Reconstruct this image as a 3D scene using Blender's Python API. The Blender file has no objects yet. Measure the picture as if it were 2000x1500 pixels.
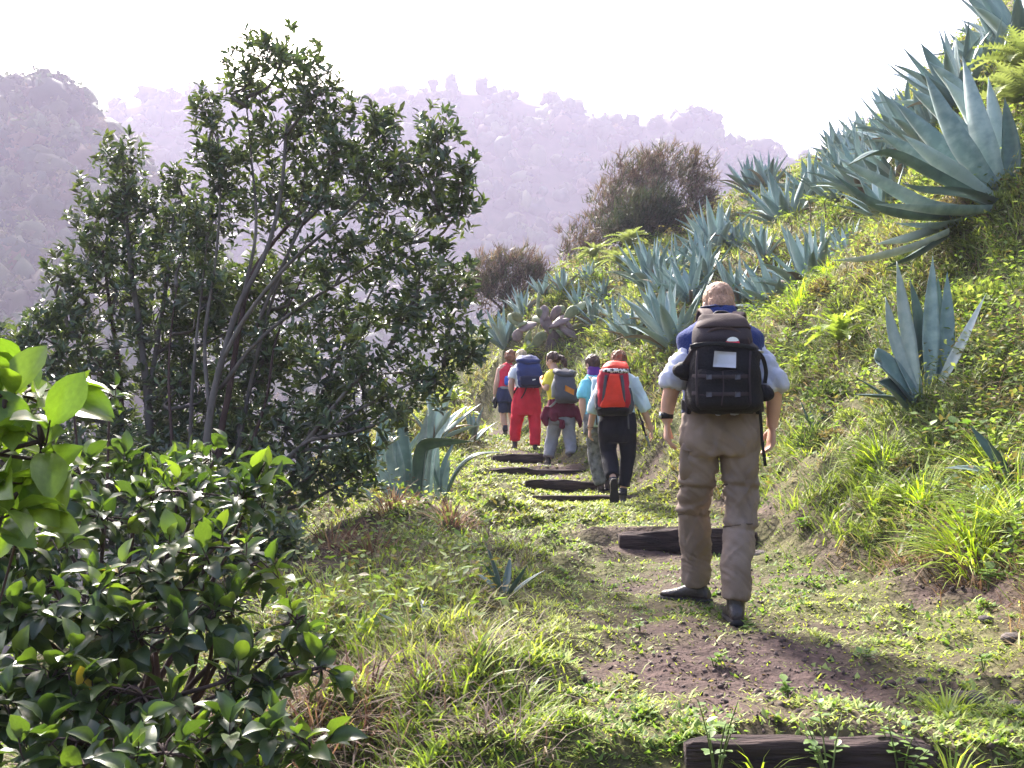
import bpy, math, random
import numpy as np
from mathutils import Vector, Matrix
R = math.radians
scene = bpy.context.scene
COL = scene.collection
rng = np.random.default_rng(7)
random.seed(7)

# ------------------------------------------------------------------ camera
PITCH = math.atan(150 / 1900.0)
EYE = 1.6
cam_d = bpy.data.cameras.new('camera')
cam_d.lens = 34.2
cam_d.sensor_width = 36
cam_d.clip_start = 0.05
cam_d.clip_end = 3000
cam = bpy.data.objects.new('camera', cam_d)
COL.objects.link(cam)
cam.location = (0, 0, EYE)
cam.rotation_euler = (R(90) + PITCH, 0, 0)
scene.camera = cam

# ------------------------------------------------------------------ world, sun, exposure
SUN_AZ, SUN_EL = R(-24), R(44)
sun_dir = Vector((math.sin(SUN_AZ) * math.cos(SUN_EL), math.cos(SUN_AZ) * math.cos(SUN_EL), math.sin(SUN_EL)))
w = bpy.data.worlds.new('World')
scene.world = w
w.use_nodes = True
nt = w.node_tree
bg = nt.nodes['Background']
sky = nt.nodes.new('ShaderNodeTexSky')
sky.sky_type = 'NISHITA'
sky.sun_disc = False
sky.sun_elevation = SUN_EL
sky.sun_rotation = SUN_AZ
sky.air_density = 1.0
sky.dust_density = 6.0
sky.ozone_density = 1.0
bg.inputs['Strength'].default_value = 0.15
nt.links.new(sky.outputs[0], bg.inputs['Color'])
sd = bpy.data.lights.new('sun', 'SUN')
sd.energy = 5.0
sd.angle = R(7)
sd.color = (1.0, 0.955, 0.88)
sun = bpy.data.objects.new('sun', sd)
COL.objects.link(sun)
sun.rotation_euler = (-sun_dir).to_track_quat('-Z', 'Y').to_euler()
sun.location = (-20, 40, 60)
vs = scene.view_settings
vs.view_transform = 'Standard'
vs.look = 'None'
vs.exposure = 2.0
vs.gamma = 1.0
vs.use_curve_mapping = False
cy = scene.cycles
cy.use_denoising = True
cy.max_bounces = 6
cy.diffuse_bounces = 3
cy.glossy_bounces = 2
cy.transmission_bounces = 4
cy.transparent_max_bounces = 6
cy.volume_bounces = 1
cy.sample_clamp_indirect = 6

# ------------------------------------------------------------------ helpers
def at(px, py, Y):
    """photo pixel + distance along the ground -> world point"""
    u = (px - 1000) / 1900.0
    v = (750 - py) / 1900.0
    dy = math.cos(PITCH) - v * math.sin(PITCH)
    dz = math.sin(PITCH) + v * math.cos(PITCH)
    return np.array((u * Y / dy, Y, EYE + dz * Y / dy))

def tag(o, label, cat, group=None, kind=None):
    if label: o['label'] = label
    if cat: o['category'] = cat
    if group: o['group'] = group
    if kind: o['kind'] = kind
    return o

def empty(name, loc, label=None, cat=None, group=None):
    o = bpy.data.objects.new(name, None)
    o.empty_display_size = 0.1
    o.location = [float(c) for c in loc]
    COL.objects.link(o)
    return tag(o, label, cat, group)

def make_mesh(name, V, F, smooth=True, cols=None):
    """V (N,3); F (M,k) array or list of polygons"""
    me = bpy.data.meshes.new(name)
    V = np.asarray(V, dtype=np.float32)
    if isinstance(F, np.ndarray):
        M, k = F.shape
        me.vertices.add(len(V)); me.vertices.foreach_set('co', V.ravel())
        me.loops.add(M * k); me.loops.foreach_set('vertex_index', F.astype(np.int32).ravel())
        me.polygons.add(M)
        me.polygons.foreach_set('loop_start', np.arange(0, M * k, k, dtype=np.int32))
        me.update(calc_edges=True)
        me.validate()
    else:
        me.from_pydata([tuple(map(float, v)) for v in V], [], [tuple(map(int, f)) for f in F])
        me.update()
    if smooth:
        me.polygons.foreach_set('use_smooth', np.ones(len(me.polygons), dtype=bool))
    if cols is not None:
        a = me.attributes.new('col', 'FLOAT_COLOR', 'POINT')
        c = np.ones((len(V), 4), dtype=np.float32); c[:, :3] = cols
        a.data.foreach_set('color', c.ravel())
    return me

def link(name, me, mat=None, parent=None):
    o = bpy.data.objects.new(name, me)
    COL.objects.link(o)
    if mat is not None and len(me.materials) == 0:
        me.materials.append(mat)
    if parent is not None:
        o.parent = parent
    return o

def obj(name, V, F, mat, parent=None, smooth=True, cols=None):
    return link(name, make_mesh(name, V, F, smooth, cols), mat, parent)

def merge(parts):
    Vs, Fs, n = [], [], 0
    for V, F in parts:
        Vs.append(np.asarray(V, float)); Fs += [tuple(i + n for i in f) for f in F]
        n += len(V)
    return np.concatenate(Vs), Fs

def _hash(ix, iy, iz, seed):
    h = (ix.astype(np.int64) * 374761393 + iy.astype(np.int64) * 668265263 + iz.astype(np.int64) * 1274126177 + seed * 974711) & 0xffffffff
    h = ((h ^ (h >> 13)) * 1103515245) & 0xffffffff
    h = ((h ^ (h >> 16)) * 2246822519) & 0xffffffff
    return ((h ^ (h >> 15)) & 0xffff) / 32767.5 - 1.0

def noise(p, seed=0):
    """value noise, p (N,2|3) -> [-1,1]"""
    p = np.asarray(p, float)
    if p.shape[1] == 2:
        p = np.concatenate([p, np.zeros((len(p), 1))], 1)
    i = np.floor(p).astype(np.int64); f = p - i
    f = f * f * (3 - 2 * f)
    out = 0
    for a in (0, 1):
        for b in (0, 1):
            for c in (0, 1):
                wgt = (f[:, 0] if a else 1 - f[:, 0]) * (f[:, 1] if b else 1 - f[:, 1]) * (f[:, 2] if c else 1 - f[:, 2])
                out = out + wgt * _hash(i[:, 0] + a, i[:, 1] + b, i[:, 2] + c, seed)
    return out

def fbm(p, oct=4, seed=0):
    p = np.asarray(p, float); s = 0; a = 1.0; t = 0
    for k in range(oct):
        s = s + a * noise(p * (2 ** k) + 17.3 * k, seed + k); t += a; a *= 0.5
    return s / t

def norm(a):
    a = np.asarray(a, float)
    return a / np.maximum(np.linalg.norm(a, axis=-1, keepdims=True), 1e-9)

def smooth01(t):
    t = np.clip(t, 0, 1)
    return t * t * (3 - 2 * t)

def catmull(pts, sub=4):
    P = np.asarray(pts, float)
    if len(P) < 3 or sub < 2:
        return P
    Q = np.vstack([2 * P[0] - P[1], P, 2 * P[-1] - P[-2]])
    out = []
    for i in range(1, len(Q) - 2):
        for k in range(sub):
            t = k / sub
            out.append(0.5 * ((2 * Q[i]) + (-Q[i - 1] + Q[i + 1]) * t + (2 * Q[i - 1] - 5 * Q[i] + 4 * Q[i + 1] - Q[i + 2]) * t * t
                              + (-Q[i - 1] + 3 * Q[i] - 3 * Q[i + 1] + Q[i + 2]) * t ** 3))
    out.append(P[-1])
    return np.array(out)

def ring_loft(rings, n=20, caps=True):
    """rings: (centre, side*halfwidth, front*halfdepth, power) -> closed loft"""
    V, F = [], []
    for c, a, b, pw in rings:
        for k in range(n):
            t = 2 * math.pi * k / n
            ct, st = math.cos(t), math.sin(t)
            e = 2.0 / pw
            V.append(np.asarray(c) + np.asarray(a) * (math.copysign(abs(ct) ** e, ct)) + np.asarray(b) * (math.copysign(abs(st) ** e, st)))
    m = len(rings)
    for i in range(m - 1):
        for k in range(n):
            F.append((i * n + k, i * n + (k + 1) % n, (i + 1) * n + (k + 1) % n, (i + 1) * n + k))
    if caps:
        V.append(np.asarray(rings[0][0], float)); V.append(np.asarray(rings[-1][0], float))
        c0, c1 = len(V) - 2, len(V) - 1
        for k in range(n):
            F.append((c0, (k + 1) % n, k))
            F.append((c1, (m - 1) * n + k, (m - 1) * n + (k + 1) % n))
    return np.array(V), F

def limb(pts, radii, n=14, sub=4, hint=(1, 0, 0), flat=1.0, caps=True):
    """tube through pts with tapering radii"""
    P = np.asarray(pts, float)
    rr = np.asarray(radii, float)
    Q = catmull(P, sub)
    r = np.interp(np.linspace(0, len(P) - 1, len(Q)), np.arange(len(P)), rr)
    T = np.gradient(Q, axis=0)
    rings = []
    h = np.asarray(hint, float)
    for i in range(len(Q)):
        t = T[i] / (np.linalg.norm(T[i]) + 1e-9)
        a = h - t * (h @ t)
        if np.linalg.norm(a) < 0.05:
            a = np.array((0, 1.0, 0)) - t * t[1]
        a /= np.linalg.norm(a)
        h = a
        b = np.cross(t, a)
        rings.append((Q[i], a * r[i], b * r[i] * flat, 2.0))
    return ring_loft(rings, n, caps)

def blob(c, rx, ry, rz, n=16, m=10, rot=None):
    V, F = [], []
    for i in range(m + 1):
        a = math.pi * i / m
        for k in range(n):
            t = 2 * math.pi * k / n
            V.append((math.sin(a) * math.cos(t) * rx, math.sin(a) * math.sin(t) * ry, math.cos(a) * rz))
    for i in range(m):
        for k in range(n):
            F.append((i * n + k, (i + 1) * n + k, (i + 1) * n + (k + 1) % n, i * n + (k + 1) % n))
    V = np.array(V)
    if rot is not None:
        V = V @ np.array(rot.to_matrix() if hasattr(rot, 'to_matrix') else rot).T
    return V + np.asarray(c), F

def fuse(parts, voxel, iters=4, factor=0.5, keep=1.0):
    """join overlapping closed shapes into ONE continuous surface"""
    V, F = merge(parts)
    me = make_mesh('fuse', V, F)
    o = bpy.data.objects.new('fuse', me)
    COL.objects.link(o)
    md = o.modifiers.new('r', 'REMESH'); md.mode = 'VOXEL'; md.voxel_size = voxel; md.adaptivity = 0
    if iters:
        ms = o.modifiers.new('s', 'SMOOTH'); ms.factor = factor; ms.iterations = iters
    if keep < 1:
        mk = o.modifiers.new('d', 'DECIMATE'); mk.ratio = keep
    dg = bpy.context.evaluated_depsgraph_get()
    m2 = bpy.data.meshes.new_from_object(o.evaluated_get(dg))
    bpy.data.objects.remove(o); bpy.data.meshes.remove(me)
    m2.polygons.foreach_set('use_smooth', np.ones(len(m2.polygons), dtype=bool))
    m2.materials.clear()
    return m2

def co(me):
    a = np.empty(len(me.vertices) * 3, dtype=np.float32); me.vertices.foreach_get('co', a)
    return a.reshape(-1, 3).astype(float)

def nrm(me):
    a = np.empty(len(me.vertices) * 3, dtype=np.float32); me.vertices.foreach_get('normal', a)
    return a.reshape(-1, 3).astype(float)

def displace(me, d):
    v = co(me) + nrm(me) * np.asarray(d)[:, None]
    me.vertices.foreach_set('co', v.astype(np.float32).ravel()); me.update()

def stamp(tv, tf, P, X, Y, Z, sx, sy, sz, cols=None):
    """copy a template onto N frames; returns V, F(array), cols"""
    tv = np.asarray(tv, float); tf = np.asarray(tf, int)
    N, K = len(P), len(tv)
    sx = np.broadcast_to(np.asarray(sx, float), (N,)); sy = np.broadcast_to(np.asarray(sy, float), (N,)); sz = np.broadcast_to(np.asarray(sz, float), (N,))
    V = (P[:, None, :] + tv[None, :, 0, None] * (X * sx[:, None])[:, None, :] + tv[None, :, 1, None] * (Y * sy[:, None])[:, None, :]
         + tv[None, :, 2, None] * (Z * sz[:, None])[:, None, :]).reshape(-1, 3)
    F = (tf[None] + (np.arange(N) * K)[:, None, None]).reshape(-1, tf.shape[1])
    c = None if cols is None else np.repeat(cols, K, axis=0)
    return V, F, c

def frames(D, up=None):
    """Y along D, Z as close as possible to up"""
    Y = norm(D)
    if up is None:
        up = rng.normal(size=Y.shape)
    Z = norm(up - Y * np.sum(up * Y, axis=1, keepdims=True))
    return np.cross(Y, Z), Y, Z

def frame_matrix(p, X, Y, Z, sx, sy, sz):
    return Matrix(((X[0] * sx, Y[0] * sy, Z[0] * sz, p[0]), (X[1] * sx, Y[1] * sy, Z[1] * sz, p[1]), (X[2] * sx, Y[2] * sy, Z[2] * sz, p[2]), (0, 0, 0, 1)))

# ------------------------------------------------------------------ materials
MATS = {}
def new_mat(name):
    m = bpy.data.materials.new(name); m.use_nodes = True
    MATS[name] = m
    return m, m.node_tree.nodes, m.node_tree.links, m.node_tree.nodes['Principled BSDF']

def leaf_mat(name, col=None, col2=None, attr=False, trans=0.35, rough=0.45, tcol=(1.3, 1.5, 0.5), spec=0.5):
    """leaf: glossy reflection in front + light shining through"""
    m, N, L, b = new_mat(name)
    if attr:
        a = N.new('ShaderNodeAttribute'); a.attribute_name = 'col'; src = a.outputs['Color']
    else:
        oi = N.new('ShaderNodeObjectInfo'); mx = N.new('ShaderNodeMix'); mx.data_type = 'RGBA'
        mx.inputs[6].default_value = (*col, 1); mx.inputs[7].default_value = (*(col2 or col), 1)
        L.new(oi.outputs['Random'], mx.inputs[0]); src = mx.outputs[2]
    tc = N.new('ShaderNodeTexCoord'); nz = N.new('ShaderNodeTexNoise'); nz.inputs['Scale'].default_value = 9
    L.new(tc.outputs['Object'], nz.inputs['Vector'])
    hs = N.new('ShaderNodeHueSaturation')
    mr = N.new('ShaderNodeMapRange'); mr.inputs[3].default_value = 0.7; mr.inputs[4].default_value = 1.3
    L.new(nz.outputs['Fac'], mr.inputs[0]); L.new(mr.outputs[0], hs.inputs['Value']); L.new(src, hs.inputs['Color'])
    L.new(hs.outputs[0], b.inputs['Base Color'])
    b.inputs['Roughness'].default_value = rough
    b.inputs['Specular IOR Level'].default_value = spec
    if trans > 0:
        t = N.new('ShaderNodeBsdfTranslucent')
        mm = N.new('ShaderNodeVectorMath'); mm.operation = 'MULTIPLY'; mm.inputs[1].default_value = tcol
        L.new(hs.outputs[0], mm.inputs[0]); L.new(mm.outputs[0], t.inputs['Color'])
        ms = N.new('ShaderNodeMixShader'); ms.inputs[0].default_value = trans
        L.new(b.outputs[0], ms.inputs[1]); L.new(t.outputs[0], ms.inputs[2])
        L.new(ms.outputs[0], N['Material Output'].inputs['Surface'])
    return m

def solid_mat(name, col, rough=0.8, var=0.25, scale=8.0, bump=0.2, bscale=None, spec=0.3, col2=None, sheen=0.0, stretch=(1, 1, 1)):
    """cloth, skin, wood ... : colour with blotches and fine relief"""
    m, N, L, b = new_mat(name)
    tc = N.new('ShaderNodeTexCoord'); mp = N.new('ShaderNodeMapping'); mp.inputs['Scale'].default_value = stretch
    L.new(tc.outputs['Object'], mp.inputs['Vector'])
    nz = N.new('ShaderNodeTexNoise'); nz.inputs['Scale'].default_value = scale; nz.inputs['Detail'].default_value = 6
    L.new(mp.outputs[0], nz.inputs['Vector'])
    mx = N.new('ShaderNodeMix'); mx.data_type = 'RGBA'
    c2 = col2 or tuple(min(1, c * (1 + var)) for c in col)
    c1 = col if col2 else tuple(c * (1 - var) for c in col)
    mx.inputs[6].default_value = (*c1, 1); mx.inputs[7].default_value = (*c2, 1)
    mr = N.new('ShaderNodeMapRange'); mr.inputs[1].default_value = 0.35; mr.inputs[2].default_value = 0.65
    L.new(nz.outputs['Fac'], mr.inputs[0]); L.new(mr.outputs[0], mx.inputs[0]); L.new(mx.outputs[2], b.inputs['Base Color'])
    b.inputs['Roughness'].default_value = rough
    b.inputs['Specular IOR Level'].default_value = spec
    if sheen:
        b.inputs['Sheen Weight'].default_value = sheen
    if bump:
        n2 = N.new('ShaderNodeTexNoise'); n2.inputs['Scale'].default_value = bscale or scale * 6; n2.inputs['Detail'].default_value = 8
        L.new(mp.outputs[0], n2.inputs['Vector'])
        bp = N.new('ShaderNodeBump'); bp.inputs['Strength'].default_value = bump; bp.inputs['Distance'].default_value = 0.02
        L.new(n2.outputs['Fac'], bp.inputs['Height']); L.new(bp.outputs[0], b.inputs['Normal'])
    return m
# ------------------------------------------------------------------ terrain
CTRL = []
def cp(*a): CTRL.append(tuple(map(float, a)))
def cpx(px, py, Y): CTRL.append(tuple(at(px, py, Y)))
# path
for q in ((0.3, -2, -.3), (0.5, 0, 0), (0.8, 1.5, .3), (1.0, 2.8, .62), (1.0, 3.4, .75), (1.2, 5, .8), (1.3, 7, .94), (1.3, 8.2, 1.08), (1.1, 10, 1.15),
          (.9, 11.3, 1.22), (.7, 12.3, 1.38), (.45, 13.3, 1.55), (.15, 14.5, 1.72), (-.1, 15.5, 1.78), (-.35, 18.6, 2.1), (-.9, 21, 2.4),
          # right-hand edge of the path
          (1.9, 3.0, .66), (2.3, 4.0, .78), (2.5, 5.1, .86), (2.2, 6.6, .95), (2.1, 8.6, 1.15), (1.6, 12, 1.42), (1.2, 15.5, 2.05), (.5, 18.4, 2.45),
          # outside the picture
          (3.2, 0, .7), (3.6, 3, 1.9), (6, 5.5, 4.3), (8.5, 10, 7.2), (12, 16, 11.2), (13.5, 24, 14.2), (10, 28, 11), (7, 32, 9.4), (3, 32, 7.2), (0, 30, 5.0),
          (8, 37, 8.2), (4, 39, 5), (0, 38, 2.5), (13, 34, 13), (-3, 0, -1.0), (-3, 4, -.3), (-3, 8, .35), (-2.6, 9, .65), (-4, 12, .5), (-6, 8, -1.8),
          (-6, 16, -.4), (-3, 18, 1.5), (-3, 22, 2.0), (-8, 25, -1.5), (-2.2, 26, 3.6), (-5, 32, .5), (-8, 2, -3.5), (-9, 14, -3)):
    cp(*q)
# bank on the right and slope above
for q in ((1990, 1060, 5.6), (1990, 900, 6.3), (1990, 700, 7.3), (1990, 560, 8.3), (1990, 440, 9.5), (1900, 420, 10), (1780, 790, 7.8), (1640, 690, 10.5),
          (1500, 620, 13), (1560, 590, 14), (1400, 510, 19), (1270, 560, 18), (1540, 430, 20), (1460, 370, 28), (1620, 335, 26), (1980, 100, 16), (1850, 235, 14),
          (1300, 480, 26), (1130, 520, 27), (1000, 600, 24), (1075, 680, 20), (980, 665, 21), (900, 740, 20), (930, 800, 19), (1170, 760, 16.5), (1240, 690, 15),
          (1300, 840, 12), (1560, 930, 8.4), (1240, 640, 16.5), (1330, 660, 14.5), (1700, 480, 15),
          # left verge
          (870, 860, 15.5), (790, 1000, 10), (880, 1000, 9), (700, 1100, 7), (850, 1150, 6), (600, 1200, 5.5), (620, 1450, 3.2), (400, 1400, 3.5), (760, 930, 12), (840, 800, 17)):
    cpx(*q)
CTRL = np.array(CTRL)
_cs = 10.0
def _tps_k(r2): return 0.5 * r2 * np.log(np.maximum(r2, 1e-12))
def _tps_fit():
    n = len(CTRL); X = CTRL[:, :2] / _cs
    d2 = ((X[:, None] - X[None]) ** 2).sum(-1)
    K = _tps_k(d2) + np.eye(n) * 0.002
    Pm = np.hstack([np.ones((n, 1)), X])
    A = np.zeros((n + 3, n + 3)); A[:n, :n] = K; A[:n, n:] = Pm; A[n:, :n] = Pm.T
    b = np.concatenate([CTRL[:, 2], np.zeros(3)])
    return np.linalg.solve(A, b)
_tw = _tps_fit()
PATH_Y = np.array([-3, 0, 3, 5, 7.6, 10, 11, 12, 13, 14.2, 15.5, 18.6, 22])
PATH_X = np.array([.3, .5, 1.0, 1.2, 1.40, 1.05, .95, .75, .45, .15, -.1, -.35, -1.0])
PATH_HW = np.array([.8, .8, 1.0, 1.25, .64, .95, .8, .75, .7, .6, .6, .5, .4])
# (y just before the riser, height below it, height above it)
STEPS = [(3.05, .64, .75), (7.62, .885, 1.06), (11.0, 1.165, 1.215), (12.0, 1.235, 1.36), (13.0, 1.39, 1.50), (14.2, 1.535, 1.69)]
_sy, _sz = [-3, 0], [-.4, 0]
for s in STEPS:
    _sy += [s[0] - .03, s[0] + .03]; _sz += [s[1], s[2]]
_sy += [15.5, 18.6, 22]; _sz += [1.78, 2.1, 2.45]

def path_mask(x, y):
    cx = np.interp(y, PATH_Y, PATH_X); hw = np.interp(y, PATH_Y, PATH_HW)
    return np.exp(-(np.abs(x - cx) / hw) ** 4) * (y > -3) * (y < 21)

def height(x, y):
    x = np.atleast_1d(np.asarray(x, float)); y = np.atleast_1d(np.asarray(y, float))
    xc = np.clip(x, -9, 14); yc = np.clip(y, -2, 39)
    P = np.stack([xc, yc], 1) / _cs
    z = np.empty(len(P))
    for i in range(0, len(P), 20000):
        q = P[i:i + 20000]
        d2 = ((q[:, None] - CTRL[None, :, :2] / _cs) ** 2).sum(-1)
        z[i:i + 20000] = _tps_k(d2) @ _tw[:-3] + _tw[-3] + q @ _tw[-2:]
    # away from the slope: down into the valley on the left and behind, up on the right
    dl = np.maximum(-9 - x, 0); dr = np.maximum(x - 14, 0); db = np.maximum(y - 39, 0); df = np.maximum(-2 - y, 0)
    z = z - 60 * (1 - np.exp(-dl / 50)) + 14 * (1 - np.exp(-dr / 18)) - 90 * (1 - np.exp(-db / 60)) - 6 * (1 - np.exp(-df / 30))
    m = path_mask(x, y)
    zs = np.interp(y, _sy, _sz)
    bumps = .035 * fbm(np.stack([x, y], 1) * 1.3, 3, 5) + .012 * noise(np.stack([x, y], 1) * 9, 9)
    far = np.clip((np.abs(y - 15) + np.abs(x)) / 60, 0, 1)
    return z * (1 - m) + zs * m + bumps * (1 + 2.5 * (1 - m)) * (1 + 6 * far)

def hz(x, y): return float(height([x], [y])[0])
def on(px, Y):
    """point of the ground in picture column px at distance Y"""
    x = (px - 1000) / 1900.0 * Y
    for _ in range(4):
        z = hz(x, Y)
        x = (px - 1000) / 1900.0 * (Y * math.cos(PITCH) + (z - EYE) * math.sin(PITCH))
    return np.array((x, Y, hz(x, Y)))

def _lines(dense0, dense1, step, lo, hi):
    a = list(np.arange(dense0, dense1, step)); s = step; v = dense1
    while v < hi:
        a.append(v); s *= 1.09; v += s
    a.append(hi); s = step; v = dense0
    while v > lo:
        s *= 1.09; v -= s; a.insert(0, max(v, lo))
    return np.array(a)

gx = _lines(-3.5, 5.5, .07, -440, 440)
gy = np.concatenate([np.linspace(-40, 1.4, 24)[:-1], _lines(1.5, 15.5, .07, 1.5, 750)])
GX, GY = np.meshgrid(gx, gy)
gz = height(GX.ravel(), GY.ravel())
gp = np.stack([GX.ravel(), GY.ravel(), gz], 1)
nx, ny = len(gx), len(gy)
ii = (np.arange(ny - 1)[:, None] * nx + np.arange(nx - 1)[None]).ravel()
gf = np.stack([ii, ii + 1, ii + nx + 1, ii + nx], 1)

def undergrowth_zone(x, y):
    """brown undergrowth below the laurel"""
    return np.exp(-((x + 1.25) / .5) ** 2 - ((y - 7.4) / 2.0) ** 2)
def dirt(x, y):
    """1 where bare earth shows"""
    p = np.stack([x, y], 1)
    n = fbm(p * 1.1, 4, 31)
    cx = np.interp(y, PATH_Y, PATH_X)
    worn = np.exp(-((x - cx - .05) / .45) ** 2) * (.75 * np.exp(-((y - 3.9) / .75) ** 2) + .35 * ((y > 7.7) & (y < 15)) * 0.4 + .75 * np.exp(-((y - 13.6) / 1.2) ** 2)) * (y > 3.0)
    worn = np.maximum(worn, .58 * np.exp(-((x - 1.45) / 1.0) ** 4) * (y > 3.05) * np.exp(-((y - 3.8) / .8) ** 2))
    worn = np.maximum(worn, .30 * np.exp(-((x - 1.3) / 1.1) ** 4) * (y > 3.05) * (y < 8))
    toe = np.exp(-((x - np.interp(y, [3, 5, 6.6, 8.6, 12, 15.5, 18.4], [2.0, 2.5, 2.2, 2.1, 1.6, 1.2, .5])) / .32) ** 2) * np.where(y < 6, .55, .38) * (y < 18)
    cut = np.exp(-(((x + .55) / .5) ** 2 + ((y - 18.9) / .5) ** 2)) * 1.2
    cut = np.maximum(cut, .6 * undergrowth_zone(x, y))
    return np.clip(np.maximum(np.maximum(worn, toe), cut) + .55 * n + .22 * noise(p * 7, 12), 0, 1)

gd = dirt(gp[:, 0], gp[:, 1])
gd = smooth01((gd - .12) / .62)
soil = np.array((.066, .044, .040)); moss = np.array((.062, .068, .024)); dry = np.array((.095, .075, .045))
mixn = smooth01(.5 + fbm(gp[:, :2] * .8, 3, 77))
gcol = soil * gd[:, None] + (1 - gd[:, None]) * (moss * (1 - .5 * mixn[:, None]) + dry * .5 * mixn[:, None])
m, N, L, b = new_mat('ground_earth')
a = N.new('ShaderNodeAttribute'); a.attribute_name = 'col'
tc = N.new('ShaderNodeTexCoord')
n1 = N.new('ShaderNodeTexNoise'); n1.inputs['Scale'].default_value = 14; n1.inputs['Detail'].default_value = 10; n1.inputs['Roughness'].default_value = .7
L.new(tc.outputs['Object'], n1.inputs['Vector'])
mr = N.new('ShaderNodeMapRange'); mr.inputs[1].default_value = .3; mr.inputs[2].default_value = .7; mr.inputs[3].default_value = .45; mr.inputs[4].default_value = 1.6
L.new(n1.outputs['Fac'], mr.inputs[0])
hs = N.new('ShaderNodeHueSaturation'); L.new(mr.outputs[0], hs.inputs['Value']); L.new(a.outputs['Color'], hs.inputs['Color'])
L.new(hs.outputs[0], b.inputs['Base Color']); b.inputs['Roughness'].default_value = .95; b.inputs['Specular IOR Level'].default_value = .15
n2 = N.new('ShaderNodeTexNoise'); n2.inputs['Scale'].default_value = 30; n2.inputs['Detail'].default_value = 10
L.new(tc.outputs['Object'], n2.inputs['Vector'])
bp = N.new('ShaderNodeBump'); bp.inputs['Strength'].default_value = .8; bp.inputs['Distance'].default_value = .03
L.new(n2.outputs['Fac'], bp.inputs['Height']); L.new(bp.outputs[0], b.inputs['Normal'])
tag(obj('ground', gp, gf, m, cols=gcol), None, None, kind='structure')

# ------------------------------------------------------------------ wooded hills behind
def ridge(pxy, Y):
    q = np.array([at(px, py, Y) for px, py in pxy]); return q[:, 0], q[:, 2]
FAR_Y = 420.0
frx, frz = ridge([(-700, 230), (-200, 210), (200, 205), (330, 185), (450, 178), (620, 185), (760, 180), (830, 166), (930, 172), (1020, 188), (1110, 208), (1180, 228), (1230, 240),
                  (1290, 226), (1360, 222), (1392, 228), (1420, 262), (1460, 284), (1540, 300), (1650, 318), (1800, 335), (2000, 350), (2700, 380)], FAR_Y)
NEAR_Y = 225.0
nrx, nrz = ridge([(-900, 120), (-400, 110), (-120, 160), (0, 156), (70, 150), (120, 168), (165, 205), (230, 270), (300, 350), (380, 450), (480, 580), (640, 760), (900, 950), (1500, 1200)], NEAR_Y)

def far_h(x, y):
    rz = np.interp(x, frx, frz)
    t = np.where(y < FAR_Y, 1 - np.clip((FAR_Y - y) / 270, 0, 1) ** .85, 1 - np.clip((y - FAR_Y) / 230, 0, 1) ** 1.5)
    spur = 15 * fbm(np.stack([x, y], 1) / 70.0, 3, 41) * (1 - np.exp(-((y - FAR_Y) / 50) ** 2))
    return -75 + (rz + 75) * t + spur
def near_h(x, y):
    rz = np.interp(x + .35 * (y - NEAR_Y), nrx, nrz)
    t = np.where(y < NEAR_Y, 1 - np.clip((NEAR_Y - y) / 165, 0, 1) ** .9, 1 - np.clip((y - NEAR_Y) / 120, 0, 1) ** 1.4)
    spur = 12 * fbm(np.stack([x, y], 1) / 34.0, 3, 51) * (1 - np.exp(-((y - NEAR_Y) / 25) ** 2))
    return -75 + (rz + 75) * t + spur

def grid_hill(x0, x1, y0, y1, step, fn):
    xs = np.arange(x0, x1 + step, step); ys = np.arange(y0, y1 + step, step)
    A, B = np.meshgrid(xs, ys)
    z = fn(A.ravel(), B.ravel())
    n = len(xs)
    i = (np.arange(len(ys) - 1)[:, None] * n + np.arange(n - 1)[None]).ravel()
    return np.stack([A.ravel(), B.ravel(), z], 1), np.stack([i, i + 1, i + n + 1, i + n], 1)

hill_m = solid_mat('hill_undergrowth', (.035, .042, .02), rough=.95, scale=.15, bump=.5, bscale=.8, col2=(.07, .06, .035))
v, f = grid_hill(-380, 380, 165, 715, 7, far_h)
v[:, 2] += .6
tag(obj('hill', v, f, hill_m), None, None, kind='structure')
v, f = grid_hill(-290, 10, 62, 345, 4, near_h)
v[:, 2] -= .4
tag(obj('hill', v, f, hill_m), None, None, kind='structure')

def ico():
    t = (1 + 5 ** .5) / 2
    v = norm(np.array([(-1, t, 0), (1, t, 0), (-1, -t, 0), (1, -t, 0), (0, -1, t), (0, 1, t), (0, -1, -t), (0, 1, -t), (t, 0, -1), (t, 0, 1), (-t, 0, -1), (-t, 0, 1)], float))
    f = [(0, 11, 5), (0, 5, 1), (0, 1, 7), (0, 7, 10), (0, 10, 11), (1, 5, 9), (5, 11, 4), (11, 10, 2), (10, 7, 6), (7, 1, 8), (3, 9, 4), (3, 4, 2), (3, 2, 6), (3, 6, 8), (3, 8, 9), (4, 9, 5), (2, 4, 11), (6, 2, 10), (8, 6, 7), (9, 8, 1)]
    v = list(v); cache = {}
    def mid(a, b):
        k = (min(a, b), max(a, b))
        if k not in cache:
            cache[k] = len(v); v.append(norm(v[a] + v[b]))
        return cache[k]
    g = []
    for a, b, c in f:
        ab, bc, ca = mid(a, b), mid(b, c), mid(c, a)
        g += [(a, ab, ca), (b, bc, ab), (c, ca, bc), (ab, bc, ca)]
    return np.array(v), np.array(g)
ICO_V, ICO_F = ico()
canopy_m = leaf_mat('canopy_leaves', attr=True, trans=.2, rough=.7, tcol=(1.1, 1.25, .6), spec=.2)

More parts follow.
